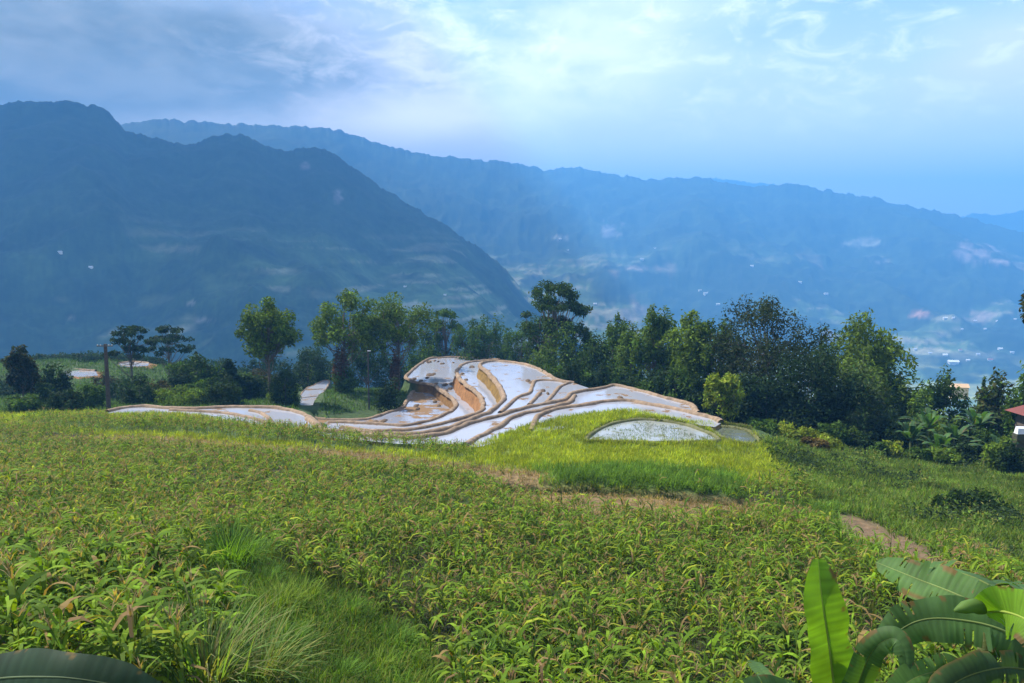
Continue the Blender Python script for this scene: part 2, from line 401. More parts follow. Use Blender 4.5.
# terraces as solid steps + water sheets + bunds
def ear_fill(P):
    from mathutils.geometry import tessellate_polygon
    return tessellate_polygon([[Vector((p[0], p[1], 0)) for p in P]])
g_w = {}
gm = Geo(); gb_ = Geo()
def bund(line3, r=.31, c=(.185, .13, .085)):
    P = catmull(line3, .7); n = len(P)
    w = r * (.85 + .45 * fbm(P[:, 0] / 2.0, P[:, 1] / 2.0, 2, 3))
    T = np.gradient(P[:, :2], axis=0); T /= np.linalg.norm(T, axis=1)[:, None] + 1e-9
    side = np.stack([-T[:, 1], T[:, 0], 0 * T[:, 0]], 1)
    prof = [(-1.35, -.35), (-.95, .55), (-.45, .95), (.45, .95), (.95, .55), (1.35, -.35)]
    V = np.stack([P + side * (a * w)[:, None] + np.array([0, 0, 1.]) * (b * w * (.8 + .5 * vnoise(P[:, 0] / 1.5, P[:, 1] / 1.5, 19)))[:, None] for a, b in prof], 1)
    i = np.arange(n - 1)[:, None] * 6; j = np.arange(5)[None]
    Fq = np.stack([i + j, i + j + 1, i + 6 + j + 1, i + 6 + j], -1).reshape(-1, 4)
    v = (.8 + .45 * fbm(P[:, 0] / 3, P[:, 1] / 3, 3, 9))[:, None, None] * np.array(c)
    gb_.add(V.reshape(-1, 3), Fq, np.broadcast_to(v, (n, 6, 3)).reshape(-1, 3))
def unp(line, z):
    return [(*[float(v) for v in at_z(a, b, z)], z) for a, b in line]
for L in LV:
    z = L['z']
    rim = catmull(unp(L['rim'], z), .8)
    rim[:, :2] += (np.stack([vnoise(rim[:, 0] / 1.7, rim[:, 1] / 1.7, 4), vnoise(rim[:, 0] / 1.7, rim[:, 1] / 1.7, 8)], 1) - .5) * .35
    cl = np.array(unp(L['close'], z))
    P = np.concatenate([rim, cl])
    tris = ear_fill(P)
    gw = g_w.setdefault(L['mat'].name, (Geo(), L['mat']))[0]
    gw.add(P, tris, (.5, .5, .5))
    # wall
    A = P.copy(); A[:, 2] -= .03; n = len(A)
    cen = A.mean(0); T = np.roll(A, -1, 0) - np.roll(A, 1, 0); nrm = np.stack([T[:, 1], -T[:, 0], 0 * T[:, 0]], 1)
    nrm /= np.linalg.norm(nrm, axis=1)[:, None] + 1e-9
    area = np.sum(A[:, 0] * np.roll(A[:, 1], -1) - np.roll(A[:, 0], -1) * A[:, 1])
    if area < 0: nrm = -nrm
    rows = [A]
    for k in range(1, 6):
        B = A + nrm * (.42 * k + .35 * (fbm(A[:, 0] * .8 + k * 1.3, A[:, 1] * .8, 2, 31) - .5))[:, None]; B[:, 2] = z - .03 - L['wall'] * k / 5; rows.append(B)
    V = np.stack(rows, 0)
    i = np.arange(5)[:, None] * n; j = np.arange(n)[None]; j2 = (j + 1) % n
    Fq = np.stack([i + j, i + j2, i + n + j2, i + n + j], -1).reshape(-1, 4)
    cc = np.array(L['wallc'])[None, None] * .8 * (.7 + .6 * fbm(V[..., 0] * .35 + V[..., 2], V[..., 1] * .35 - V[..., 2] * .5, 3, 12))[..., None]
    vpx = proj(V[..., 0], V[..., 1], V[..., 2])[0]; mk = (smooth(424, 410, vpx) * (vpx > 330))[..., None]; cc = cc * (1 - mk) + np.array((.045, .075, .02)) * mk
    gm.add(V.reshape(-1, 3), Fq, cc.reshape(-1, 3))
    bund(rim, L['rb'])
    for ln in L['lines']: bund(unp(ln, z), L['rb'] * .84)
tag(link('terrace_walls', gm.mesh('terrace_walls', M_mud, True)), kind='structure')
for z, poly, m in ((PZ, POND, M_water_reed), (PZ2, POND2, M_water_dark)):
    ring = catmull(unp(poly + [poly[0]], z), .8)[:-1]
    g_w.setdefault(m.name, (Geo(), m))[0].add(ring, ear_fill(ring), (.5, .5, .5))
    bund(np.concatenate([ring, ring[:1]]), .22, (.10, .10, .04))
tag(link('mud_bunds', gb_.mesh('mud_bunds', M_mud, True)), kind='structure')
for k, (g, m) in g_w.items(): tag(link(k, g.mesh(k, m)), kind='structure')

# mud islands and weed mats lying on the flooded paddies
def mound(px_, py_, z, w, h, hgt, c, g):
    x, y = (float(v) for v in at_z(px_, py_, z)); n = 14
    an = np.arange(n) * 2 * math.pi / n; rr = 1 + .5 * (rng.random(n) - .5)
    rings = [np.stack([x + math.cos(.0) * np.cos(an) * rr * w * s, y + np.sin(an) * rr * h * s, np.full(n, z + hh) + rng.random(n) * .05], 1) for s, hh in ((1, -.05), (.75, hgt * .6), (.35, hgt))]
    V = np.concatenate(rings + [np.array([[x, y, z + hgt]])]); j = np.arange(n); j2 = (j + 1) % n
    Fq = np.concatenate([np.stack([k * n + j, k * n + j2, (k + 1) * n + j2, (k + 1) * n + j], 1) for k in (0, 1)])
    g.add(V, Fq, c); g.add(V[2 * n:], np.stack([j, j2, np.full(n, n)], 1), c)
gi = Geo()
for a, b, z, w in [(430,375,-24,1.6),(427,378,-24,.7),(434,374,-24,.9),(414,379,-24,1),(421,381,-24,.8),(436,384,-24,.9),(445,385,-24,1),(452,384,-24,1.1),(450,389,-24,1),(446,391,-24,.8),(456,381,-24,.6),
                   (472,367,-21.5,1.1),(462,374,-21.5,.9),(466,380,-21.5,.7),(435,402,-25.7,.8),(439,406,-25.7,.7),(416,406,-25.7,1),(418,409,-25.7,.8),(528,381,-19.5,.8),(531,383,-19.5,.7),(543,391,-19.5,.7),(548,394,-19.5,.5),
                   (374,423,-25.7,1.2),(384,421,-25.7,1),(620,398,-19.15,.8)] + [(float(rng.uniform(422, 456)), float(rng.uniform(361, 364)), -24, float(rng.uniform(.3, .8))) for _ in range(14)]:
    mound(a, b, z, w * .55, w * 1.6, .22, np.array((.09, .06, .035)) * rng.uniform(.6, 1.2), gi)
tag(link('mud_clods', gi.mesh('mud_clods', M_mud, True)), kind='stuff', label='dark clods of mud and straw lying in the flooded paddies', cat='mud')

# ---------------------------------------------------------------- far terrain
def prof_from(pxs):
    th = []; s = []
    for a, b in pxs:
        dx, dy, dz = ray(a, b); th.append(math.atan2(dx, dy)); s.append(dz / math.hypot(dx, dy))
    return np.array(th), np.array(s)
R1 = prof_from([(-900,150),(-500,120),(-200,110),(-60,106),(0,102),(40,99),(75,100),(98,104),(112,114),(125,128),(150,134),(170,140),(186,143),(200,139),(215,133),(240,132),(256,137),(272,147),(285,148),(300,147),(318,146),(335,152),(350,164),(380,186),(410,203),(440,221),(470,240),(500,262),(520,285),(540,305),(580,340),(700,420),(1900,520)])
R2 = prof_from([(-900,180),(-300,150),(0,130),(90,126),(125,124),(150,118),(200,120),(260,124),(330,127),(352,134),(400,148),(430,153),(480,158),(520,162),(545,168),(570,166),(600,171),(640,178),(690,177),(712,178),(735,184),(760,185),(800,183),(825,188),(850,193),(875,197),(900,203),(930,208),(960,215),(990,224),(1024,234),(1100,262),(1400,300),(1900,320)])
R3 = prof_from([(-900,300),(500,300),(600,215),(680,182),(715,176),(735,180),(775,182),(800,190),(860,210),(960,215),(1010,212),(1060,205),(1200,190),(1900,180)])
NT, NR = 1500, 560
th = np.linspace(-1.05, 1.05, NT); rr = np.exp(np.linspace(math.log(270), math.log(10500), NR))
TH, RR = np.meshgrid(th, rr)
X2 = RR * np.sin(TH); Y2 = RR * np.cos(TH)
def interp(R, t): return np.interp(t, R[0], R[1])
FLOOR = -400 + 60 * (fbm(X2 / 500, Y2 / 500, 4, 21) - .5)
nearz = np.interp(RR, [0, 270, 340, 700, 1100, 1600], [-70, -80, -118, -270, -380, -430])
def mountain(R, r0, rc, z0, pw, seed, back=.5, gul=160, sc=420):
    s = interp(R, TH); rcr = rc * (1 + .10 * (fbm(TH * 6, TH * 0 + seed, 3, seed) - .5))
    zc = s * rcr
    t = np.clip((RR - r0) / (rcr - r0), 0, 1)
    foot = np.minimum(z0, zc)
    z = foot + (zc - foot) * t ** pw
    g = ridged(X2 / sc, Y2 / sc * .6, 5, seed + 3) - .62
    g2 = fbm(X2 / 90, Y2 / 90, 3, seed + 9) - .5
    amp = np.clip(4 * t * (1 - t), 0, 1) ** .7 * (zc > foot)
    z = z + amp * (g * gul + g2 * gul * .22)
    z = z + smooth(.9, 1, t) * (fbm(TH * 130, TH * 0 + 2.2, 4, seed + 5, .7) - .5) * rc * .009
    z = z - np.maximum(RR - rcr, 0) * back
    return np.where(RR < r0, -1e4, z)
Z1 = mountain(R1, 900, 3000, -330, 1.15, 40, gul=150, sc=430)
Z2 = mountain(R2, 2900, 5600, -400, 1.0, 60, gul=300, sc=900)
Z3 = mountain(R3, 6800, 8800, -350, 1.0, 80, gul=200, sc=900)
LR = np.log(RR)
bump = (.6 * vnoise(TH * 95, LR * 95, 77) + .4 * vnoise(TH * 260, LR * 120, 78) - .5) * np.interp(RR, [300, 1500, 4000], [3, 9, 14])
FZ = np.maximum(np.maximum(np.maximum(Z1, Z2), Z3), np.maximum(FLOOR, nearz))
FZ = FZ + bump - 3
# colours: forest, field terraces, clearings, cliff
hgt = FZ
def mixc(a, b, k): return a * (1 - k[..., None]) + np.array(b) * k[..., None]
fo = fbm(X2 / 120, Y2 / 120, 5, 90)
c = np.array((.018, .030, .009)) * (.35 + 1.5 * fo)[..., None] * (.7 + .6 * vnoise(TH * 330, LR * 130, 79))[..., None]
m1 = smooth(.50, .60, fbm(X2 / 330, Y2 / 330, 5, 101)) * smooth(160, -140, hgt)
c = mixc(c, (.10, .15, .045), m1 * .75 * (.4 + .6 * fo))
strip = smooth(.55, .75, vnoise(X2 / 130, hgt / 9, 55)) * m1
c = mixc(c, (.24, .22, .14), strip * .8)
m2 = smooth(.70, .76, fbm(X2 / 260, Y2 / 500, 4, 140)) * smooth(100, -100, hgt)
c = mixc(c, (.30, .22, .17), m2 * .5 * smooth(3000, 3400, RR))
m3 = smooth(-330, -375, hgt) * smooth(.40, .55, fbm(X2 / 160, Y2 / 160, 4, 160))
c = mixc(c, (.16, .17, .07), m3 * .8)
c = c * (1 + .7 * smooth(3400, 3000, RR) * smooth(350, -100, hgt))[..., None]
# pale scars and pink clearings that sit at known spots of the slopes
qx, qy, _ = proj(X2, Y2, FZ)
for a, b, w, h, colr in [(975,252,30,9,(.6,.45,.45)),(868,243,26,5,(.42,.40,.34)),(920,313,12,4,(.75,.38,.28)),(985,318,20,8,(.55,.40,.33)),(612,229,14,9,(.42,.38,.42)),(338,195,7,10,(.5,.42,.45)),(305,165,6,6,(.4,.33,.35)),(560,238,10,4,(.4,.38,.36)),
                         (150,300,26,8,(.14,.17,.07)),(215,286,34,12,(.13,.19,.07)),(60,300,24,5,(.16,.16,.09)),(640,268,14,3,(.55,.42,.36)),(960,355,60,6,(.25,.24,.18)),(880,262,14,3,(.4,.36,.33)),(1000,262,12,4,(.7,.5,.45)),(190,303,10,2,(.55,.5,.42)),(70,318,16,2,(.5,.46,.38)),(200,320,14,3,(.5,.44,.4))]:
    d = np.hypot((qx - a) / w, (qy - b) / h) + (fbm(X2 / 60, FZ / 25, 4, 200) - .5) * 2.2
    c = mixc(c, colr, smooth(1.0, .35, d) * .38)
idx = np.arange(NT * NR).reshape(NR, NT)
Ff = np.stack([idx[:-1, :-1], idx[:-1, 1:], idx[1:, 1:], idx[1:, :-1]], -1).reshape(-1, 4)
M_far = solid_mat('forested_mountain', nscale=.02, amt=.5, bump=0)
me = make_mesh('mountains', np.stack([X2, Y2, FZ], -1).reshape(-1, 3), Ff, M_far, c.reshape(-1, 3), True)
tag(link('mountains', me), kind='structure')
def far_hit(px_, py_):
    dx, dy, dz = (float(v) for v in ray(px_, py_)); t_ = math.atan2(dx, dy); h = math.hypot(dx, dy)
    i = int(np.clip((t_ - th[0]) / (th[1] - th[0]), 0, NT - 1))
    los = dz / h * rr
    k = np.nonzero(FZ[:, i] > los)[0]; k = k[k > 20]
    if not len(k): return None
    k = k[0]; return rr[k] * math.sin(t_), rr[k] * math.cos(t_), FZ[k, i]

# ---------------------------------------------------------------- far houses
def house(px_, py_, wpx, label, roofc, wallc=(.7, .68, .62), group='far houses on the slopes', ratio=.55, at=None):
    p = at or far_hit(px_, py_)
    if p is None: return
    D = math.hypot(p[0], p[1]); w = wpx * D / F * (.72 if at is None else 1); d = w * .5; hh = w * .28; rh = w * .2
    az = rng.uniform(-.3, .3)
    r = empty('house', (p[0], p[1], p[2] - 1), label, 'house', group, rz=az)
    g = Geo(); box(g, -w / 2, w / 2, -d / 2, d / 2, -hh, hh + 1, wallc); link('wall', g.mesh('wall', M_plain), r)
    g = Geo(); o = w * .06
    V = [(-w/2-o, -d/2-o, hh+.9), (w/2+o, -d/2-o, hh+.9), (w/2+o, d/2+o, hh+.9), (-w/2-o, d/2+o, hh+.9), (-w/2-o, 0, hh+rh+1), (w/2+o, 0, hh+rh+1)]
    g.add(V, [(0, 1, 5, 4), (2, 3, 4, 5)], roofc); g.add(V, [(1, 2, 5), (3, 0, 4)], wallc); g.add(V, [(0, 3, 2, 1)], wallc)
    link('roof', g.mesh('roof', M_plain), r)
WH = (.85, .85, .85); RD = (.35, .12, .10)
for a in [(91,269,5,'white roofed farmhouse low on the dark left mountain, lower right of two white specks',WH),
          (60,255,5,'small pale farmhouse on the left mountain, upper left of two white specks',(.7,.75,.8)),
          (405,288,4,'lone white house on the valley slope above the spreading tree left of centre',WH),
          (445,296,4,'small pale hut in the valley just above the open treetops',(.6,.62,.6)),
          (595,305,4,'tiny white house on far slope right of the tall umbrella tree',WH)]:
    house(a[0], a[1], a[2], a[3], a[4])
for a, b, w in [(642,262,5),(700,292,4),(706,298,6),(718,306,5),(826,296,5),(752,268,4),(560,242,4),(568,252,3),(655,250,3),(800,283,4)]:
    house(a, b, w, 'tiny pale roofed house scattered on the hazy blue mountain slope', (.6,.62,.62) if rng.random() < .6 else (.42,.42,.44), group='houses scattered on the hazy far slope')
for a, b, w in [(945,321,5),(953,322,3),(975,322,3),(997,323,3),(1015,320,3),(962,330,2.5),(985,331,3)]:
    house(a, b, w, 'white house in the hamlet under the reddish clearing at right', WH, group='houses of the hillside hamlet at right')
for a, b, w in [(915,352,4),(930,355,4),(945,357,5),(960,353,4),(978,356,4),(1000,350,5),(1012,354,4),(968,361,4),(990,362,5),(905,360,4)]:
    house(a, b, w, 'small house of the village on the valley floor', [WH, (.55,.6,.7), RD][int(rng.integers(3))], group='houses of the valley floor village')
house(953, 366, 11, 'long white roofed shed on the valley floor at right', WH)
house(972, 389, 13, 'ochre walled house half hidden behind the treetops at right', (.5,.35,.22), (.75,.6,.4), at=(110.,188.,-31.5))

# ---------------------------------------------------------------- trees
G_DK = (.018, .036, .008); G_MD = (.045, .085, .011); G_LT = (.090, .140, .014); G_YL = (.16, .20, .018); G_BL = (.020, .040, .014); G_BR = (.045, .040, .015)
def leaf_cards(g, P, size, col, out=None):
    n = len(P)
    nrm = rng.normal(size=(n, 3)); nrm[:, 2] += .7
    if out is not None: nrm += out * .9
    nrm /= np.linalg.norm(nrm, axis=1)[:, None]
    a = np.cross(nrm, rng.normal(size=(n, 3))); a /= np.linalg.norm(a, axis=1)[:, None] + 1e-9
    b = np.cross(nrm, a); s = size * rng.uniform(.6, 1.3, n)[:, None]
    dr = np.array([0, 0, -.25]) * s
    V = np.stack([P - a * s, P - b * s * .42, P + a * s + dr, P + b * s * .42], 1).reshape(-1, 3)
    Fq = np.arange(4 * n).reshape(-1, 4)
    g.add(V, Fq, np.repeat(col, 4, 0))
def crown_clumps(style, w, h, n):
    """clump centres (unit crown box) and radii"""
    out = []
    tries = 0
    while len(out) < n and tries < 4000:
        tries += 1
        if style == 'umbrella':
            a = rng.uniform(0, 2 * math.pi); q = math.sqrt(rng.random()); lay = rng.choice([0, 1, 2], p=[.3, .35, .35])
            p = np.array([math.cos(a) * q * (.62 + .38 * (lay < 2)), math.sin(a) * q * (.62 + .38 * (lay < 2)), [.40, .66, .90][lay] - .15 * q * q + rng.uniform(-.04, .04)]); sz = (.17, .065)
        elif style == 'spread':
            p = rng.normal(size=3); p /= np.linalg.norm(p); q = rng.uniform(.45, 1); p = p * q
            p = np.array([p[0], p[1], .58 + p[2] * .42]); sz = (.185, .115)
            if p[2] < .12: continue
        elif style == 'oval':
            p = rng.normal(size=3); p /= np.linalg.norm(p); q = rng.uniform(.35, .95); p *= q
            p = np.array([p[0] * (1 - .25 * p[2]), p[1], .55 + p[2] * .45]); sz = (.22, .12)
        elif style == 'cone':
            zz = rng.random() ** 1.2; a = rng.uniform(0, 6.28); q = (1 - zz) * rng.uniform(.5, 1)
            p = np.array([math.cos(a) * q, math.sin(a) * q, .1 + zz * .9]); sz = (.25, .13)
        else:   # bushy: foliage to the ground
            p = rng.normal(size=3); p /= np.linalg.norm(p); q = rng.uniform(.4, 1); p *= q
            p = np.array([p[0], p[1], .45 + p[2] * .52]); sz = (.28, .18)
            if p[2] < .0: continue
        if any(np.linalg.norm((p - o[0]) * [1, 1, 1.6]) < .16 for o in out) and tries < 2500: continue
        out.append((p, sz[0] * rng.uniform(.7, 1.3), sz[1] * rng.uniform(.7, 1.3)))
    return out
def tree(name, label, px_, D, top, wpx, style='spread', tone=G_MD, cat='tree', group=None, clear=None, nleaf=3600, leaf=.36, barkc=(.10, .085, .07), lean=0, tone2=None, base=None, nclump=None):
    x = float((px_ - W / 2) / F * D); y = D
    z = float(Hn(x, y)) if base is None else base
    ztop = float(at_d(px_, top, D)[2]); hgt_ = max(ztop - z, 1.5); wd = wpx * D / F
    root = empty(name, (x, y, z), label, cat, group)
    cb = clear if clear is not None else {'umbrella': .55, 'spread': .32, 'oval': .30, 'cone': .08}.get(style, .02)
    ch = hgt_ * (1 - cb); z0 = hgt_ * cb
    n = nclump or {'umbrella': 32, 'spread': 38, 'oval': 40, 'cone': 24}.get(style, 26)
    cl = crown_clumps(style, wd, ch, n)
    gt = Geo(); gl = Geo()
    tr = max(.07, hgt_ * .014)
    top_t = np.array([lean * wd * .3, 0, z0 + ch * .55])
    tp = catmull([(0, 0, -.4), (rng.uniform(-.2, .2), 0, z0 * .5), (lean * wd * .15, 0, z0 + ch * .15), top_t], hgt_ / 14)
    tube(gt, tp, np.linspace(tr, tr * .4, len(tp)), np.array(barkc), 7)
    lean_v = np.array([lean * wd * .3, 0, 0]); per = max(20, nleaf // len(cl))
    t1 = np.array(tone); t2 = np.array(tone2 if tone2 is not None else tone)
    for p, sw, sh in cl:
        c = np.array([p[0] * wd / 2 * .85, p[1] * wd / 2 * .85, z0 + p[2] * ch * .93]) + lean_v * p[2]
        if style != 'bush' or rng.random() < .4:
            k = rng.uniform(.5, .98); a = tp[int((len(tp) - 1) * k)]
            if a[2] > c[2]: a = tp[int((len(tp) - 1) * .4)]
            mid = (a + c) / 2 + rng.normal(size=3) * .04 * wd + np.array([0, 0, -.05 * ch])
            bp_ = catmull([a, mid, c], 1.2); tube(gt, bp_, np.linspace(tr * .38, .03, len(bp_)), np.array(barkc) * 1.05, 4)
        m = int(per * rng.uniform(.7, 1.3)); d = rng.normal(size=(m, 3)); d /= np.linalg.norm(d, axis=1)[:, None]
        q = rng.random(m)[:, None] ** .45
        rx = sw * wd * .5 * 1.15; rz = sh * ch * 1.0
        if style in ('bush', 'spread', 'oval'): rz = max(rz, rx * .6)
        P = c + d * q * np.array([rx, rx, rz])
        # twiggy outliers make the outline uneven
        o = rng.random(m) < .07; P[o] += d[o] * np.array([rx, rx, rz * .8]) * rng.uniform(.1, .4, (o.sum(), 1))
        cv = rng.uniform(.75, 1.25); kk = rng.random(m)[:, None]
        col = (t1 * (1 - kk) + t2 * kk) * cv * rng.uniform(.6, 1.45, (m, 1)) * rng.uniform(.9, 1.1, (m, 3))
        leaf_cards(gl, P, leaf, col, d)
    link('trunk', gt.mesh('trunk', M_bark, True), root)
    link('crown', gl.mesh('crown', M_leaf), root)
    return root
def plume(name, label, px_, D, top, wpx, tone=G_LT, n=26, group=None, cat='bamboo', leaf=.34, per=150, arch=1.0, barkc=(.12, .15, .05)):
    x = float((px_ - W / 2) / F * D); y = D; z = float(Hn(x, y)); ztop = float(at_d(px_, top, D)[2]); h = ztop - z; wd = wpx * D / F
    root = empty(name, (x, y, z), label, cat, group)
    gt = Geo(); gl = Geo()
    for i in range(n):
        a = rng.uniform(0, 6.28); q = math.sqrt(rng.random()) ; e = np.array([math.cos(a), math.sin(a), 0]) * wd / 2 * q
        hh = h * (1.0 - .38 * q * q) * rng.uniform(.82, 1)
        P = catmull([e * .08 + [0, 0, -.3], e * .2 + [0, 0, hh * .5], e * .6 + [0, 0, hh * .92], e * (1 + .12 * arch) + [0, 0, hh * (1 - .12 * arch)]], .7)
        tube(gt, P, np.linspace(.06, .015, len(P)), np.array(barkc), 4)
        k = rng.uniform(.3, 1, per) ** .7; s = P[(k * (len(P) - 1)).astype(int)]
        sp_ = .25 + .8 * np.sin(k * math.pi)[:, None] * wd * .08
        L = s + rng.normal(size=(per, 3)) * sp_ + [0, 0, -.15]
        col = np.array(tone) * rng.uniform(.75, 1.25) * rng.uniform(.6, 1.45, (per, 1))
        leaf_cards(gl, L, leaf, col)
    link('culms', gt.mesh('culms', M_bark, True), root); link('foliage', gl.mesh('foliage', M_leaf), root)

T = tree
T('tree', 'dark rounded tree at the left edge beyond the field', 17, 122, 343, 40, 'spread', G_BR, clear=.1, tone2=G_DK)
T('tree', 'low dark bushy tree just right of the rounded tree at left edge', 50, 126, 364, 44, 'bush', G_DK, nleaf=2600)
T('umbrella_tree', 'feathery flat topped tree with thin bare trunk just right of the utility pole', 128, 150, 319, 52, 'umbrella', G_BL, clear=.45, nleaf=2600, leaf=.32)
T('umbrella_tree', 'feathery flat topped tree standing second right of the utility pole', 166, 166, 322, 56, 'umbrella', G_BL, clear=.5, nleaf=2600, leaf=.34)
T('tree', 'broad mid green tree crowded under the feathery trees', 186, 138, 352, 66, 'bush', G_MD, nleaf=4200, tone2=G_DK)
T('tree', 'narrow dark pointed tree left of the tall oval tree', 226, 142, 355, 32, 'cone', G_DK, clear=.05)
T('tree', 'dark leafy tree at the foot of the tall oval tree', 247, 143, 371, 46, 'bush', G_DK, nleaf=2800)
T('tree', 'tall oval tree with clear straight trunk and yellow green crown', 267, 136, 294, 68, 'oval', G_LT, clear=.34, nleaf=8500, tone2=G_MD, leaf=.34, nclump=46)
T('tree', 'bluish green tree in the distance between the oval tree and the spreading pair', 306, 178, 342, 62, 'bush', G_BL, nleaf=3600)
T('tree', 'spreading tree with rusty climber on its trunk, left of a matching pair', 343, 152, 288, 86, 'spread', G_MD, clear=.28, nleaf=6800, tone2=G_LT, nclump=44)
T('tree', 'spreading tree with layered crown, right of a matching pair', 398, 156, 287, 88, 'spread', G_MD, clear=.27, nleaf=6800, tone2=G_LT, nclump=42)
T('tree', 'open airy tree with two upright sprays left of centre', 445, 201, 300, 44, 'umbrella', G_MD, clear=.4, nleaf=3000)
T('tree', 'rounded green tree behind the top paddy, left of centre', 487, 197, 311, 64, 'spread', G_MD, clear=.12, nleaf=4200)
T('tree', 'green tree filling the gap left of the tall umbrella tree', 519, 190, 320, 50, 'spread', G_MD, clear=.1, nleaf=3200)
T('umbrella_tree', 'tallest flat layered tree standing above the belt at the centre', 553, 165, 272, 84, 'umbrella', G_MD, clear=.40, nleaf=8200, tone2=G_DK, nclump=50)
T('tree', 'small dark tree at the left end of the paddy crest', 424, 200, 333, 50, 'bush', G_MD, nleaf=3400)
T('tree', 'dense round tree directly behind the top paddies', 462, 204, 336, 62, 'bush', G_DK, nleaf=3800, tone2=G_MD)
T('tree', 'bushy tree directly below the tallest umbrella tree', 560, 158, 325, 66, 'bush', G_MD, nleaf=4600, tone2=G_LT)
T('tree', 'bushy dark tree right of the umbrella tree', 603, 150, 322, 60, 'bush', G_DK, nleaf=4200, tone2=G_MD)
T('tree', 'tall narrow bright tree rising right of centre', 655, 134, 296, 56, 'oval', G_LT, clear=.1, nleaf=5600, tone2=G_MD, nclump=36)
T('tree', 'mid green tree leaning on the tall narrow tree from its left', 632, 140, 312, 52, 'bush', G_MD, nleaf=4000, tone2=G_LT)
plume('bamboo_clump', 'bamboo clump with upright yellow green plumes right of the tall narrow tree', 692, 126, 300, 76, G_LT, n=38, per=170)
T('tree', 'large dark feathery tree with ragged top, widest of the right belt', 768, 116, 291, 132, 'spread', G_DK, clear=.08, nleaf=15000, tone2=(.04, .048, .02), nclump=66, leaf=.25)
T('tree', 'dark shaded tree in front of the large ragged tree', 815, 106, 328, 104, 'bush', G_DK, nleaf=7500, tone2=G_BL, leaf=.3)
T('tree', 'dark tree hanging over the shrubs below the ragged tree', 770, 108, 362, 74, 'bush', G_BL, nleaf=5600, leaf=.3)
T('tree', 'slim yellow green sapling standing out before the dark trees', 724, 103, 364, 52, 'oval', G_YL, clear=.0, nleaf=2600, leaf=.30, tone2=G_LT, nclump=26)
plume('bamboo_clump', 'bamboo clump whose plumes arch to the right above the valley', 866, 118, 300, 100, G_LT, n=40, per=170, arch=1.8)
T('tree', 'grey green tree under the arching bamboo', 862, 104, 360, 78, 'bush', G_MD, nleaf=6000, tone2=(.06,.08,.035), leaf=.28)
T('tree', 'rounded tree right of the arching bamboo', 910, 112, 363, 60, 'bush', G_MD, nleaf=4600, tone2=G_LT)
T('tree', 'low rounded tree at right in front of the valley village', 950, 116, 368, 50, 'bush', G_MD, nleaf=4000)
T('tree', 'leafy tree right of the ochre house', 1003, 108, 374, 54, 'bush', G_MD, nleaf=4000, tone2=G_BR)
T('tree', 'slender young tree poking up before the village', 989, 120, 377, 10, 'cone', G_MD, nleaf=700)
T('tree', 'tree cut by the right edge whose twigs reach into the picture', 1053, 62, 266, 72, 'spread', G_DK, clear=.62, nleaf=3600, leaf=.24, tone2=G_BR, nclump=22)
T('tree', 'tree cut by the right edge at the level of the red roof', 1030, 96, 366, 44, 'bush', G_MD, nleaf=3000)
for px_, D_, tp_, w_, tn_, lab in [(584, 160, 318, 50, G_DK, 'dark tree with rounded top between the tallest umbrella tree and the bright trees'), (618, 148, 312, 44, G_MD, 'upright mid green tree left of the tall narrow tree'), (722, 122, 310, 54, G_MD, 'green tree closing the gap between bamboo and the ragged tree'),
        (672, 138, 318, 50, G_DK, 'dark tree between the tall narrow tree and the bamboo'), (470, 194, 318, 54, G_MD, 'mid green tree behind the crest at the left of centre'), (432, 205, 312, 40, G_DK, 'dark leafy tree behind the airy tree left of centre'), (538, 178, 312, 50, G_DK, 'dark tree tucked behind the left of the tallest umbrella tree'),
        (886, 124, 338, 50, G_DK, 'dark tree under the drooping tips of the arching bamboo'), (838, 124, 322, 60, G_DK, 'tall dark tree behind the arching bamboo'), (365, 182, 322, 56, G_BL, 'distant dim tree seen between the spreading pair')]:
    T('tree', lab, px_, D_, tp_, w_, 'spread', tn_, clear=.06, nleaf=4600, tone2=G_MD, nclump=40, leaf=.32)
# shrubs with a place of their own
for a in [('round yellow green shrub at the top of the right slope', 800, 98, 424, 50, G_YL), ('yellow green shrub right of and below the round shrub', 832, 94, 436, 40, G_YL),
          ('small bright shrub at the foot of the banana plants', 902, 92, 440, 26, G_YL), ('dark low bush left of the banana plants', 868, 98, 430, 44, G_DK),
          ('reddish bush on the right slope under the shrubs', 820, 90, 450, 30, (.10,.07,.02)), ('dark bramble patch low on the right slope', 985, 60, 500, 90, G_DK),
          ('green rounded bush right of the bright slender sapling', 764, 100, 418, 44, G_MD), ('leafy bush at the bend between the dark pond and the trees', 838, 98, 418, 34, G_MD),
          ('bright little bush left of the white stream paddies', 281, 133, 378, 34, G_LT), ('pale green bush behind the top of the white stream paddies', 312, 182, 362, 40, G_LT),
          ('round dark bush on the grassy bank below the spreading pair', 387, 134, 374, 30, G_DK), ('thick green bush right of the white stream paddies', 346, 150, 364, 34, G_MD),
          ('bright green low bush at the left edge above the field', 18, 113, 392, 40, G_MD), ('low green bush left of the utility pole', 60, 114, 388, 44, G_DK),
          ('green bush at the foot of the utility pole', 88, 118, 384, 30, G_MD), ('dark bush hiding the foot of the left feathery tree', 135, 124, 378, 46, G_DK), ('olive bush left of the dark pointed tree', 178, 122, 383, 56, G_LT),
          ('dark bush between the olive bush and the oval tree', 222, 122, 380, 50, G_DK)]:
    T('bush', a[0], a[1], a[2], a[3], a[4], 'bush', a[5], cat='bush', nleaf=2200, leaf=.26)
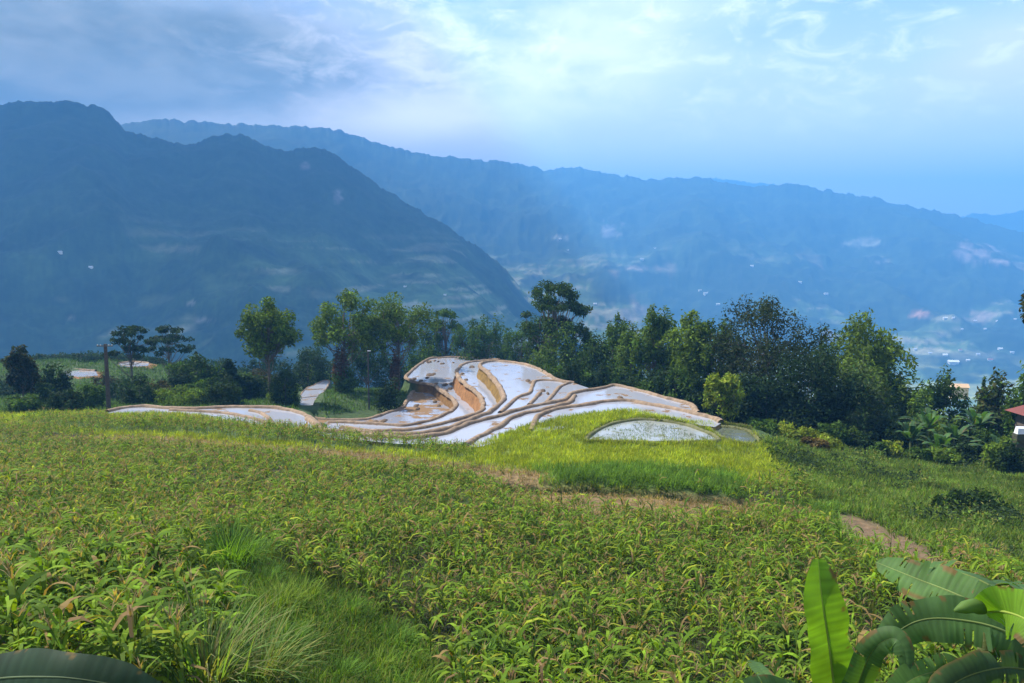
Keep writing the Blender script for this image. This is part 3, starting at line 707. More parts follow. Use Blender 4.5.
for i in range(34):
    px_ = 545 + i * 10.2 + rng.uniform(-4, 4); D_ = float(np.interp(px_, [540, 620, 700, 760, 900], [138, 128, 112, 108, 108])) + rng.uniform(0, 8)
    tp_ = float(np.interp(px_, [540, 620, 700, 760, 900], [364, 368, 378, 385, 400])) + rng.uniform(-12, 6)
    T('bush', 'dense dark undergrowth bush along the foot of the tree belt', px_, D_, tp_, rng.uniform(30, 44), 'bush', [G_DK, G_MD, G_BL][i % 3], cat='bush', group='undergrowth bushes under the tree belt', nleaf=1500, leaf=.3)
for i in range(26):
    px_ = 5 + i * 21 + rng.uniform(-6, 6); D_ = rng.uniform(208, 225)
    T('tree', 'distant tree top in the dim row behind the front trees', px_, D_, float(np.interp(px_, [0, 250, 300, 540], [366, 362, 350, 342])) + rng.uniform(-8, 8), rng.uniform(34, 50), 'bush', G_BL, group='dim row of trees behind the front trees', nleaf=1300, leaf=.42)
for i in range(14):
    px_ = 400 + i * 12 + rng.uniform(-4, 4); rng.uniform(198, 206)
    T('bush', 'low dark bush just behind the crest of the paddies', px_, D_, 350 + rng.uniform(-10, 5), rng.uniform(24, 36), 'bush', G_DK, cat='bush', group='bushes behind the paddy crest', nleaf=1200, leaf=.36)
for i, (px_, D_, tp_, w_) in enumerate([(905, 99, 418, 34), (925, 101, 412, 36), (948, 103, 408, 40), (970, 101, 414, 36), (992, 99, 418, 34), (1008, 84, 432, 34), (1024, 82, 438, 36), (890, 92, 438, 30), (955, 88, 446, 30), (976, 89, 440, 34), (930, 90, 446, 26), (850, 99, 424, 36), (880, 103, 412, 40)]):
    T('bush', 'leafy undergrowth bush crowding the banana clump at right', px_, D_, tp_, w_, 'bush', [G_DK, G_MD, G_LT][i % 3], cat='bush', group='bushes crowding the banana clump', nleaf=1700, leaf=.24)
for i in range(22):
    px_ = 4 + i * 13.5 + rng.uniform(-5, 5); D_ = rng.uniform(122, 168)
    if abs(px_ - 75) < 14 and i % 2: continue
    T('bush', 'tangled dark bush of the hedge beyond the far left edge of the field', px_, D_, float(np.interp(px_, [0, 80, 180, 300], [382, 380, 372, 374])) + rng.uniform(-8, 8), rng.uniform(28, 46), 'bush', [G_DK, G_BL, G_MD, G_BR][i % 4], cat='bush', group='hedge bushes beyond the far left field edge', nleaf=1900, leaf=.28)
# rusty climbers on the two spreading trees
for a, D_, t, lab in [(338, 150, 338, 'rust brown dead climber wrapping the left spreading tree'), (394, 153, 352, 'rust brown dead climber wrapping the right spreading tree')]:
    T('dead_climber', lab, a, D_, t, 14 if a > 350 else 20, 'bush', (.075,.04,.025), cat='climber', nleaf=900, leaf=.3)

# ---------------------------------------------------------------- banana plants
def banana_leaf(P, width, col, midcol=(.16, .20, .05), fold=.35, n=26, tear=.0, roll=0.0, prof=None, seed=0, face=None):
    """P: midrib points; returns blade mesh and rib mesh"""
    C = catmull(P, np.linalg.norm(np.array(P[-1]) - np.array(P[0])) / n); m = len(C)
    t = np.linspace(0, 1, m); per = 2 * math.pi / 4.5 * np.arange(m) / 1.0
    T_ = np.gradient(C, axis=0); T_ /= np.linalg.norm(T_, axis=1)[:, None]
    side = np.cross(T_, [0, 0, 1.] if face is None else face); side /= np.linalg.norm(side, axis=1)[:, None] + 1e-9
    up = np.cross(side, T_)
    cr, sr = math.cos(roll), math.sin(roll)
    side, up = side * cr + up * sr, up * cr - side * sr
    pr = np.interp(t, [0, .06, .2, .5, .8, .93, 1], [.15, .55, .9, 1, .82, .45, .05]) if prof is None else np.interp(t, *prof)
    lr = np.random.default_rng(seed)
    g = Geo(); nc = 6
    for sgn in (-1, 1):
        wv = pr * width * (1 + .05 * np.sin(t * 23 + seed + sgn)) * (1 - (tear if n < 50 else 0) * (lr.random(m) < .25) * lr.random(m))
        cuts = lr.random(m) < (.055 if (tear and n > 50) else 0); sid = np.cumsum(cuts); sag = lr.normal(0, 1, sid[-1] + 1)[sid] * (.16 if n > 50 else 0); shr = 1 - .14 * lr.random(sid[-1] + 1)[sid] * (n > 50); wv = wv * shr
        rows = []
        for k in range(nc + 1):
            q = k / nc
            rows.append(C + side * (sgn * wv * q)[:, None] + up * (wv * (fold * q - .55 * fold * q * q * 2 * 1.0) + wv * sag * q * q + width * (.04 * q * q * np.sin(t * 34 + seed + sgn) + .005 * (q > 0) * np.sin(per)))[:, None])
        V = np.stack(rows, 1); w_ = nc + 1
        i = np.arange(m - 1)[:, None] * w_; j = np.arange(nc)[None]
        Fq = np.stack([i + j, i + w_ + j, i + w_ + j + 1, i + j + 1], -1).reshape(-1, 4)
        if tear:
            cutm = (lr.random(m - 1) < tear * .5) if n < 50 else cuts[1:]
            kf = ~(cutm[:, None] & (np.arange(nc)[None] > 1)).reshape(-1); Fq = Fq[kf]
        vein = 1 + .07 * np.sin(per)[:, None, None] * np.ones((1, w_, 1)) + .07 * lr.normal(size=(m, 1, 1)) + .35 * (fbm(V[..., 0] * 3, V[..., 2] * 3 + seed, 3, 5)[..., None] - .5)
        cc = np.array(col)[None, None] * vein
        bn = fbm(V[..., 0] * 9 + seed, V[..., 2] * 9, 3, 8)[..., None]; qq = np.linspace(0, 1, w_)[None, :, None]; cc = np.where((qq > .8) & (bn > .68), np.array((.13, .085, .03)), cc)
        if seed % 3 == 0:
            eb = (np.linspace(0, 1, w_) > .93)[None, :, None]; cc = np.where(eb, np.array((.12, .09, .03)), cc)
        g.add(V.reshape(-1, 3), Fq, np.broadcast_to(cc, (m, w_, 3)).reshape(-1, 3))
    gr = Geo(); tube(gr, C - up * .004, np.interp(t, [0, 1], [width * .075, width * .02]), np.array(midcol), 6)
    return g.mesh('leaf', M_banana, True), gr.mesh('midrib', M_banana, True)
def put_leaf(root, P, *a, **k):
    k.setdefault('n', 120); k.setdefault('tear', .12)
    o0 = np.array(root.location)
    bl, rb = banana_leaf([np.array(p) - o0 for p in P], *a, **k)
    o = link('leaf', bl, root); link('midrib', rb, o); return o
def stem(root, z_top, r=.13, c=(.11, .13, .045)):
    g = Geo(); P = [(0, 0, -.3), (.03, 0, z_top * .5), (0, .02, z_top)]; P = catmull(P, .2)
    tube(g, P, np.linspace(r, r * .6, len(P)), np.array(c), 12); return link('stem', g.mesh('stem', M_bark, True), root)
def A(px_, py_, D): return tuple(float(v) for v in at_d(px_, py_, D))
def banana_root(px_, D, label):
    x = float((px_ - W / 2) / F * D); return empty('banana_plant', (x, D, float(Hn(x, D))), label, 'banana plant')
DKB = (.055, .11, .03); BRB = (.13, .24, .02)
b = banana_root(838, 7.6, 'banana plant with one upright glowing yellow green leaf at lower right')
stem(b, -3.9 - b.location.z)
put_leaf(b, [A(840,760,7.6), A(834,690,7.5), A(828,640,7.5), A(822,600,7.5), A(818,559,7.6)], .285, BRB, (.30,.38,.07), fold=.25, face=(.1,-1,.25), seed=2, tear=0,
         prof=([0, .1, .3, .5, .62, .7, .8, .92, 1], [.6, .9, 1, 1, .84, .93, .86, .62, .22]))
put_leaf(b, [A(836,760,7.6), A(815,712,7.3), A(785,692,7.0), A(750,694,6.7), A(700,725,6.4)], .17, DKB, fold=.2, seed=4, face=(0,-1,1.2))
put_leaf(b, [A(838,760,7.6), A(800,712,7.9), A(770,680,8.3), A(756,664,8.7), A(750,660,9.1)], .10, DKB, fold=.2, seed=5, face=(-.2,-1,1.2))
put_leaf(b, [A(838,740,7.4), A(856,690,7.2), A(872,652,7.0), A(892,638,6.9), A(904,650,6.8), A(908,685,6.7)], .14, (.05,.10,.03), fold=.25, seed=7, face=(-.3,-1,.5))
b = banana_root(1010, 7.4, 'banana plant with long dark leaves reaching left from the lower right corner')
stem(b, -3.3 - b.location.z)
put_leaf(b, [A(1040,660,7.4), A(1000,618,7.6), A(960,596,7.9), A(915,578,8.3), A(876,562,8.7)], .27, (.07,.14,.035), (.2,.26,.08), fold=.2, seed=11, face=(-.2,-1,.75))
put_leaf(b, [A(1040,640,7.6), A(1010,600,8.3), A(975,578,8.9), A(945,570,9.4), A(915,566,9.9)], .30, DKB, fold=.2, seed=12, face=(.1,-1,.8))
put_leaf(b, [A(1050,670,7.2), A(1010,634,7.2), A(960,620,7.3), A(915,622,7.4), A(874,650,7.5)], .26, (.065,.13,.04), (.2,.26,.08), fold=.15, seed=13, face=(0,-1,.6))
put_leaf(b, [A(985,612,7.2), A(1005,612,6.9), A(1030,622,6.6), A(1060,650,6.3)], .26, BRB, (.30,.38,.07), fold=.2, seed=14, face=(-.2,-1,.3))
put_leaf(b, [A(1030,670,7.2), A(1000,668,6.9), A(960,680,6.7), A(920,712,6.5)], .18, (.04,.08,.025), fold=.2, seed=15, face=(0,-1,.5))
put_leaf(b, [A(1040,640,7.6), A(1030,595,8.2), A(1005,584,8.8), A(970,590,9.3)], .22, DKB, fold=.2, seed=17, face=(0,-1,.9))
put_leaf(b, [A(985,740,7.0), A(975,690,6.9), A(950,672,6.8), A(915,678,6.7), A(880,705,6.6)], .17, (.07,.14,.03), fold=.2, seed=19, face=(0,-1,.8))
# unopened leaf bud
g = Geo(); P = catmull([A(985,612,7.1), A(975,606,7.05), A(963,608,7.0), A(954,611,7.0)], .03); tube(g, P - np.array(b.location), np.interp(np.linspace(0, 1, len(P)), [0, .3, .8, 1], [.02, .07, .06, .01]), np.array((.08,.14,.03)), 10)
link('leaf_bud', g.mesh('leaf_bud', M_banana, True), b)
b = banana_root(-40, 5.6, 'banana plant with one broad dark leaf in the lower left corner')
stem(b, -3.2 - b.location.z)
put_leaf(b, [A(-90,710,5.2), A(-20,682,5.0), A(50,677,4.9), A(110,684,4.9), A(172,698,5.0)], .19, (.028,.05,.03), (.12,.16,.08), fold=.08, seed=22, tear=0, face=(0,-1,.7),
         prof=([0, .1, .3, .6, .85, 1], [.4, .8, 1, 1, .8, .2]))
# the clump beyond the right slope
k = 0
for px_, D_, topy, lab in [(935, 98, 400, 'tallest banana plant of the clump left of the red roof, pale leaves fanned upward'), (962, 96, 420, 'banana plant with leaves hanging right, middle of the clump left of the red roof'),
                           (985, 100, 398, 'banana plant at the right end of the clump, before the red roof'), (918, 95, 424, 'short dark banana plant at the left end of the clump'), (948, 92, 438, 'low banana plant in front of the clump'), (1010,88,440,'banana plant at the right edge of the picture below the red roof')]:
    b = banana_root(px_, D_, lab); zt = float(at_d(px_, topy, D_)[2]) - b.location.z; zt = max(zt, 2.5)
    stem(b, zt * .5, .16)
    for i in range(13):
        a = i * 2.4 + rng.uniform(-.3, .3); Ln = rng.uniform(2.8, 4.2); el = rng.uniform(.35, 1.3)
        base = np.array([0, 0, zt * .48]); h = np.array([math.cos(a), math.sin(a), 0])
        P = [base, base + (h * math.cos(el) + [0, 0, math.sin(el)]) * Ln * .4, base + (h * math.cos(el) + [0, 0, math.sin(el) * .85]) * Ln * .75 , base + (h * math.cos(el) * 1.1 + [0, 0, math.sin(el) * .85 - .18]) * Ln]
        bl, rb = banana_leaf(P, .42, np.array((.05, .105, .03)) * rng.uniform(.6, 1.3), n=10, fold=.3, seed=k, tear=.15); k += 1
        o = link('leaf', bl, b)

# ---------------------------------------------------------------- crops
_zone = zone
def zone(px, py, x, y):
    return _zone(px + rng.normal(0, 7, px.shape), py + rng.normal(0, 1.8, px.shape), x, y)
def sample(n, y0, y1, pxr=(-80, 1104)):
    y = np.sqrt(rng.uniform(y0 * y0, y1 * y1, n)); px_ = rng.uniform(*pxr, n)
    x = (px_ - W / 2) / F * y; z = Hn(x, y); a, b, _ = proj(x, y, z)
    return x, y, z, a, b
MZ = np.array([(.085,.150,.014),(.13,.20,.017),(.045,.085,.010),(.21,.24,.022),(.075,.12,.016),(.19,.13,.05),(.135,.23,.016)])
MZP = np.array([.22,.22,.16,.12,.14,.05,.09])
def maize_leaves(g, P, hgts, nl, big, segs, seedc=None, dry=None):
    n = len(P)
    for i in range(nl):
        f = .25 + .7 * (i + rng.random(n)) / nl
        base = P + np.stack([np.zeros(n), np.zeros(n), hgts * f * .8], 1)
        phi = rng.uniform(0, 6.28, n)
        c = MZ[rng.choice(len(MZ), n, p=MZP)] * rng.uniform(.75, 1.3, (n, 1))
        if dry is not None: dk = (rng.random(n) < dry)[:, None]; c = np.where(dk, np.array((.20,.13,.06)) * rng.uniform(.6, 1.2, (n, 1)), c)
        blades(g, base, phi, hgts * .52 * big * rng.uniform(.7, 1.25, n), .066 * big * hgts / 1.5 * rng.uniform(.8, 1.3, n), rng.uniform(1.15, 1.5, n), rng.uniform(-1.5, -.2, n), c, segs, rng.normal(0, .3, n), c * 1.1, .8)
def stalks(g, P, h, r=.014, c=(.09,.12,.03)):
    n = len(P); phi = rng.uniform(0, 3.14, n)
    blades(g, P, phi, h, r * 2.2, 1.5, 1.56, np.tile(c, (n, 1)), 2)
def tassels(g, P, h, frac=1, k=4):
    s = rng.random(len(P)) < frac; P = P[s]; h = h[s]; n = len(P)
    for i in range(k):
        blades(g, P + np.stack([0 * h, 0 * h, h * .93], 1), rng.uniform(0, 6.28, n), rng.uniform(.16, .34, n), .028, rng.uniform(.9, 1.5, n), rng.uniform(.1, .9, n), np.array((.26,.19,.09)) * rng.uniform(.6, 1.3, (n, 1)), 2)
# individuals: variants, each stalk + leaves + tassel
x, y, z, a, b = sample(78000, 11, 106)
zn = zone(a, b, x, y)
vis = (b < 760) & (b > 380)
dens = smooth(.18, .42, fbm(x / 4, y / 4, 3, 61)) * .6 + .4
row = .5 + .5 * np.sin((x * .93 + y * .37) * 2 * math.pi / .95)
kp = vis & ((zn == 0) | (zn == 7)) & (rng.random(len(x)) < dens * (.25 + .75 * row) * .60)
x, y, z, a, b, zn = (v[kp] for v in (x, y, z, a, b, zn))
order = np.argsort(y); x, y, z, a, b, zn = (v[order] for v in (x, y, z, a, b, zn))
inview = (a > 0) & (a < 1024) & (b < 700)
first = np.zeros(len(x), bool); first[np.nonzero(inview)[0][:300]] = True
first_pos = np.stack([x, y, z], 1)[first]
variants = []
for v in range(6):
    h = rng.uniform(1.3, 1.6); P0 = np.zeros((1, 3)); d = dict(h=h, leaf=[])
    g = Geo(); stalks(g, P0, np.array([h]), .02); stalks(g, P0, np.array([h]), .02); d['stalk'] = g.mesh('stalk', M_crop)
    for i in range(9):
        g = Geo(); f = .2 + .75 * (i + .5) / 9
        c0 = MZ[rng.choice(len(MZ), p=MZP)] * rng.uniform(.8, 1.25)
        blades(g, [(0, 0, h * f * .85)], i * 2.6 + rng.uniform(-.5, .5), h * .56 * rng.uniform(.8, 1.2), .088 * rng.uniform(.9, 1.25), rng.uniform(1.25, 1.52), rng.uniform(-1.6, -.2), c0, 5, rng.normal(0, .3), c0 * 1.1, .8)
        d['leaf'].append(g.mesh('leaf', M_crop))
    if v % 2 == 0: g = Geo(); tassels(g, P0, np.array([h]), 1.1, 6); d['tassel'] = g.mesh('tassel', M_crop)
    variants.append(d)
for i, p in enumerate(first_pos):
    d = variants[i % 6]
    r = empty('maize_plant', tuple(p), 'leafy maize plant with drooping leaves in the nearest part of the field', 'maize plant', 'maize plants nearest the camera', rz=rng.uniform(0, 6.28))
    s_ = rng.uniform(.85, 1.3); r.scale = (s_, s_, s_)
    link('stalk', d['stalk'], r)
    for m_ in d['leaf']: link('leaf', m_, r)
    if 'tassel' in d: link('tassel', d['tassel'], r)
rest = ~first
P = np.stack([x, y, z], 1)[rest]; yy = y[rest]; hs = rng.uniform(1.1, 1.9, len(P)) * (.8 + .45 * fbm(P[:, 0] / 5, P[:, 1] / 5, 2, 71)) * np.interp(yy, [20, 60, 84], [1, .9, .8])
g = Geo(); stalks(g, P, hs, .018)
nr = yy < 42
maize_leaves(g, P[nr], hs[nr], 9, 1.0, 3, dry=.07); maize_leaves(g, P[~nr], hs[~nr], 7, 1.15, 3, dry=.08)
tassels(g, P, hs, .6, 5)
tag(link('maize_crop', g.mesh('maize_crop', M_crop)), 'dense maize crop with browning tassels covering the slope', 'maize', kind='stuff')
print('maize', len(x))

# rice strip
x, y, z, a, b = sample(95000, 48, 112); zn = zone(a, b, x, y)
kp = (zn == 1) & (b > 400) & ~inside(a, b, [(p[0], p[1]) for p in POND]) & ~inside(a, b, POND2)
P = np.stack([x, y, z], 1)[kp]; n = len(P); g = Geo()
cl = fbm(P[:, 0] / 5, P[:, 1] / 5, 3, 33)[:, None] * rng.choice([.45, .8, 1.15, 1.5], n)[:, None] * (.6 + .8 * vnoise(P[:, 0] / .9, P[:, 1] / .9, 34))[:, None]
for i in range(4):
    c = np.where(rng.random((n, 1)) < .35, np.array((.32,.34,.027)), np.array((.19,.25,.018))) * rng.uniform(.7, 1.25, (n, 1)) * (.65 + .7 * cl)
    blades(g, P + rng.normal(0, .10, (n, 3)) * [1, 1, 0], rng.uniform(0, 6.28, n), rng.uniform(.35, .75, n), .055, rng.uniform(1.0, 1.5, n), rng.uniform(.0, 1.2, n), c, 2)
tag(link('rice_crop', g.mesh('rice_crop', M_grass)), 'bright yellow green young rice between the maize and the flooded paddies', 'rice', kind='stuff')
# grass: long banks, near bank, right slope scrub, dry grass
def grass(name, label, P, Lr, Wd, cols, k=3, segs=3, lean=(.2, 1.2)):
    g = Geo(); n = len(P); cols = np.array(cols); cl = .35 + 1.3 * fbm(P[:, 0] / 2.5, P[:, 1] / 2.5, 3, 35)[:, None]
    for i in range(k):
        c = cols[rng.integers(len(cols), size=n)] * rng.uniform(.7, 1.3, (n, 1)) * cl
        blades(g, P + rng.normal(0, .07, (n, 3)) * [1, 1, 0], rng.uniform(0, 6.28, n), rng.uniform(*Lr, n), Wd, rng.uniform(1.0, 1.5, n), rng.uniform(lean[0] - 1.1, lean[1], n), c, segs)
    return tag(link(name, g.mesh(name, M_grass)), label, 'grass', kind='stuff')
x, y, z, a, b = sample(60000, 30, 92, (370, 1000)); zn = zone(a, b, x, y); kp = (zn == 2)
grass('long_grass', 'long bright green grass along the ditch and the dirt bank', np.stack([x, y, z], 1)[kp], (.5, 1.1), .05, [(.09,.17,.02),(.12,.20,.025),(.06,.12,.015)], 4)
x, y, z, a, b = sample(52000, 8, 40, (-60, 520)); zn = zone(a, b, x, y); kp = (zn == 8)
grass('bank_grass', 'short fresh grass on the near bank at lower left', np.stack([x, y, z], 1)[kp], (.25, .8), .024, [(.08,.16,.015),(.12,.20,.02),(.045,.09,.012),(.16,.17,.04),(.06,.12,.015)], 4)
x, y, z, a, b = sample(60000, 30, 108, (700, 1090)); zn = zone(a, b, x, y); kp = (zn == 3)
P = np.stack([x, y, z], 1)[kp]
grass('slope_grass', 'mixed weeds and grass covering the slope at right', P, (.4, .9), .07, [(.08,.14,.018),(.13,.18,.025),(.05,.09,.015),(.14,.15,.04),(.07,.12,.02),(.10,.17,.02)], 4)
g = Geo(); n = 70000; i = rng.integers(len(P), size=n); Q = P[i] + rng.normal(0, .35, (n, 3)) * [1, 1, .3] + np.stack([0 * i, 0 * i, .25 + 1.1 * smooth(.5, .7, fbm(P[i, 0] / 3, P[i, 1] / 3, 3, 42)) * rng.random(n)], 1)
mm = fbm(Q[:, 0] / 6, Q[:, 1] / 6, 3, 41); s = mm > .45; Q = Q[s]; mm = mm[s]
leaf_cards(g, Q, .15, np.where((mm > .56)[:, None], np.array((.03,.05,.018)), np.where(rng.random((len(Q), 1)) < .25, np.array((.17,.17,.04)), np.array((.09,.145,.02)))) * rng.uniform(.6, 1.4, (len(Q), 1)))
tag(link('low_weeds', g.mesh('low_weeds', M_leaf)), 'low broad leaved weeds among the grass of the right slope', 'weeds', kind='stuff')
x, y, z, a, b = sample(60000, 36, 100, (0, 1000)); zn = zone(a, b, x, y); kp = (zn == 6)
grass('dry_grass', 'dry brown grass and stubble along the field edge', np.stack([x, y, z], 1)[kp], (.2, .5), .04, [(.24,.15,.07),(.20,.15,.06),(.12,.13,.04),(.28,.19,.09)], 3)
# grassy bank behind the left rims and the far meadow patches
x, y, z, a, b = sample(120000, 112, 245, (-20, 1060)); kp = ((y < 190) | (a < 230)) & (b > 358) & (b < 440) & ~inside(a, b, [(300,425),(296,380),(330,378),(316,418),(410,405),(400,375),(420,350),(560,360),(720,400),(720,430)])
for L in LV: kp &= ~inside(x, y, [at_z(p[0], p[1], L['z']) for p in list(L['rim']) + list(L['close'])])
grass('meadow_grass', 'rough grass on the banks between the trees behind the paddies', np.stack([x, y, z], 1)[kp], (.5, 1.1), .12, [(.05,.10,.02),(.07,.13,.02),(.04,.07,.018)], 2, 2)
# grass fringe on the rims of the pond and right bunds
x, y, z, a, b = sample(60000, 76, 112, (560, 820)); d = seg_dist(a, b, POND + [POND[0]]); d2 = seg_dist(a, b, POND2 + [POND2[0]])
kp = ((d < 3.0) | (d2 < 3) | ((a > 640) & (b < 428) & (b > 408))) & ~inside(a, b, POND) & (rng.random(len(a)) < .8)
for L in LV[:-1]: kp &= ~inside(x, y, [at_z(p[0], p[1], L['z']) for p in list(L['rim']) + list(L['close'])])
grass('pond_fringe', 'short grass on the rims round the reedy pond', np.stack([x, y, z + .05], 1)[kp], (.2, .45), .06, [(.11,.13,.03),(.08,.12,.02),(.14,.13,.05)], 2, 2)
x, y = at_z(rng.uniform(588, 716, 2600), rng.uniform(420, 441, 2600), PZ); aa, bb, _ = proj(x, y, np.full(x.shape, PZ)); kp = inside(aa, bb, POND)
kp &= fbm(x / 2.5, y / 2.5, 3, 44) > .47
grass('pond_reeds', 'sparse young rice shoots standing in the pond', np.stack([x, y, np.full(x.shape, PZ)], 1)[kp], (.12, .3), .03, [(.08,.12,.03)], 2, 2)
# dark weeds in the ditch
x, y, z, a, b = sample(90000, 36, 90, (180, 820)); d = seg_dist(x, y, DL); kp = (d < 1.1) & (rng.random(len(x)) < .9)
grass('ditch_weeds', 'dark weeds lining the shallow ditch across the field', np.stack([x, y, z], 1)[kp], (.3, .7), .06, [(.035,.065,.018),(.05,.08,.02),(.09,.08,.03)], 4)
x, y, z, a, b = sample(60000, 11, 48, (-40, 1060)); zn = zone(a, b, x, y); kp = (zn == 0) & (b < 760) & ((rng.random(len(x)) < .45) | inside(a, b, [(225,560),(270,552),(320,575),(370,592),(425,622),(460,650),(500,760),(300,760)]))
grass('weed_understorey', 'low weeds and grass growing between the maize stalks', np.stack([x, y, z], 1)[kp], (.2, .75), .03, [(.05,.09,.012),(.09,.14,.018),(.035,.06,.012),(.13,.12,.04)], 3)
# countable grass tufts
def tuft(px_, py_, r, n, L, label, cols, wd=.03, name='grass_clump'):
    x0, y0, z0 = drop_to_ground(px_, py_); z0 = float(Hn(x0, y0)); g = Geo()
    P = rng.normal(0, r * .35, (n, 3)) * [1, 1, 0]; cc = np.array(cols)[rng.integers(len(cols), size=n)] * rng.uniform(.7, 1.3, (n, 1))
    phi = np.arctan2(P[:, 1], P[:, 0]) + rng.normal(0, .6, n)
    blades(g, P, phi, L * rng.uniform(.5, 1.15, n), wd, rng.uniform(1.05, 1.5, n), rng.uniform(-.9, 1.0, n), cc, 4)
    tag(link(name, g.mesh(name, M_grass), loc=(x0, y0, z0)), label, 'grass')
GC = [(.09,.18,.02),(.12,.22,.03),(.06,.13,.02)]
tuft(229, 572, 1.2, 620, 2.3, 'tall fountain of green grass between the two maize patches', GC)
tuft(335, 683, .5, 500, .75, 'compact round tussock beside the bare earth at the bottom', GC, .022)
tuft(482, 672, .8, 420, 1.2, 'loose pale tuft of grass at the bottom, left of centre', GC)
tuft(205, 696, .7, 300, 2.3, 'big arching grass clump at the bottom beside the dark broad leaf', [(.10,.18,.04),(.13,.19,.05),(.16,.16,.06)], .035)
tuft(258, 690, .6, 240, 1.9, 'sprawling grass clump with yellowing blades near the bottom left', [(.12,.18,.05),(.2,.2,.06),(.08,.14,.03)], .035)
tuft(275, 615, 1.1, 500, .9, 'low mat of yellow green grass above the tussock', [(.13,.21,.02),(.16,.22,.03)], .03)
tuft(390, 650, .9, 380, .8, 'grass clump on the slope right of the tussock', GC, .025)
tuft(745, 530, 1.0, 300, 1.5, 'pale upright grass clump at the end of the dry strip', [(.16,.22,.03),(.2,.24,.05)], .04)
tuft(400, 487, 1.4, 300, 1.3, 'bright grass clump at the left end of the ditch bank', GC, .05)
tuft(920, 462, 2.5, 500, 1.3, 'bright grass clump below the banana plants', GC, .07)

for a_, b_, r_, l_, lab in [(262, 590, .7, 1.0, 'grass clump at the top of the near bank, below the tall fountain of grass'), (305, 605, .6, .9, 'grass clump in the middle of the near bank top'), (350, 622, .6, .8, 'grass clump leaning over the near bank towards the maize'),
      (290, 650, .5, .8, 'dark arching clump in the middle of the near bank'), (375, 672, .5, .7, 'small clump at the bottom right of the near bank'), (240, 640, .5, 1.1, 'tall clump against the maize at the left of the near bank'), (415, 672, .6, .7, 'clump beside the bare earth, right of the tussock')]:
    tuft(a_, b_, r_, 260, l_, lab, [[(.09,.18,.02),(.06,.12,.02)], [(.15,.21,.03),(.11,.19,.02)]][int(a_) % 2], .024)
# ---------------------------------------------------------------- utility poles, red roofed hut
def pole(px_, D, top, label, arm=True):
    x = float((px_ - W / 2) / F * D); z = float(Hn(x, D)); h = float(at_d(px_, top, D)[2]) - z
    r = empty('utility_pole', (x, D, z), label, 'utility pole')
    g = Geo(); P = np.array([(0, 0, -.5), (0, 0, h * .5), (0, 0, h)]); tube(g, P, [.34, .30, .24] if arm else [.16, .13, .10], (.06, .05, .045), 8); g.add([(-.15,-.15,h),(.15,-.15,h),(.15,.15,h),(-.15,.15,h)],[(0,1,2,3)],(.13,.115,.10)); link('post', g.mesh('post', M_wood), r)
    if arm:
        g = Geo(); box(g, -1.15, 1.15, -.24, -.12, h - .35, h - .19, (.10, .09, .08)); link('crossarm', g.mesh('crossarm', M_wood), r)
        for i in (-1.05, -.6, .6, 1.05):
            g = Geo(); tube(g, [(i, -.18, h - .2), (i, -.18, h - .12), (i, -.18, h - .02)], [.07, .09, .04], (.5, .5, .48), 8); link('insulator', g.mesh('insulator', M_plain), r)
    else:
        g = Geo(); box(g, -.1, .5, -.15, .15, h - .04, h + .05, (.5, .52, .55)); link('metal_cap', g.mesh('metal_cap', M_plain), r)
pole(103, 112, 344, 'weathered utility pole with crossarm at the far edge of the field')
pole(367, 136, 351, 'thin bare pole with pale cap on the grassy bank', arm=False)
def hut():
    D = 88; x0, _, _ = A(1003, 418, D); z = float(Hn(x0 + 3, D)); zt = A(1012, 407, D)[2]
    r = empty('hut', (x0 + 9.7, D + 3, z), 'low hut with rusty red roof at the right edge', 'hut'); h = zt - z
    g = Geo(); box(g, -4, 4, -2, 3.5, -.5, h - 1.2, (.10, .085, .07)); link('wall', g.mesh('wall', M_plain), r)
    g = Geo(); RC = (.13, .035, .03); V = [(-4.9, -3, h - 1.75), (4.9, -3, h - 1.75), (3.2, .7, h), (-3.2, .7, h), (4.9, 4.3, h - 1.75), (-4.9, 4.3, h - 1.75)]
    g.add(V, [(0, 1, 2, 3), (3, 2, 4, 5)], RC); g.add(V, [(0, 3, 5), (1, 4, 2)], RC); link('roof', g.mesh('roof', M_plain), r)
    D = 84; x1, y1, z1 = A(1019, 430, D); r = empty('water_tank', (x1 + .3, y1, z1 - .4), 'pale grey sheeted stack below the red roof at right edge', 'stack'); g = Geo()
    V = [(-1.1,-.6,0),(1.2,-.7,0),(1.1,.8,0),(-1,.7,0),(-.9,-.4,1.05),(1,-.4,.95),(.9,.6,1.2),(-.8,.5,1.25)]; g.add(V, [(0,3,2,1),(4,5,6,7),(0,1,5,4),(1,2,6,5),(2,3,7,6),(3,0,4,7)], (.55,.56,.6)); link('sheet', g.mesh('sheet', M_plain), r)
    g = Geo(); box(g, -1.2, 1.2, -.7, .8, -3.0, -.01, (.05,.05,.03)); link('base', g.mesh('base', M_wood), r); r.scale = (.6, .6, .6)
hut()

# ---------------------------------------------------------------- haze
hm = bpy.data.materials.new('haze_air'); hm.use_nodes = True; nt = hm.node_tree; nt.nodes.clear()
out = nt.nodes.new('ShaderNodeOutputMaterial'); pv = nt.nodes.new('ShaderNodeVolumePrincipled')
HAZE_D = 2.8e-4
pv.inputs['Color'].default_value = (.12, .43, .98, 1); pv.inputs['Density'].default_value = HAZE_D; pv.inputs['Anisotropy'].default_value = 0
nt.links.new(pv.outputs[0], out.inputs['Volume'])
g = Geo(); box(g, -10200, 10200, -300, 10700, -520, 1120, (1, 1, 1))
me = g.mesh('haze', hm); tag(link('haze', me), kind='stuff', label='thin blue haze filling the valley air', cat='haze')

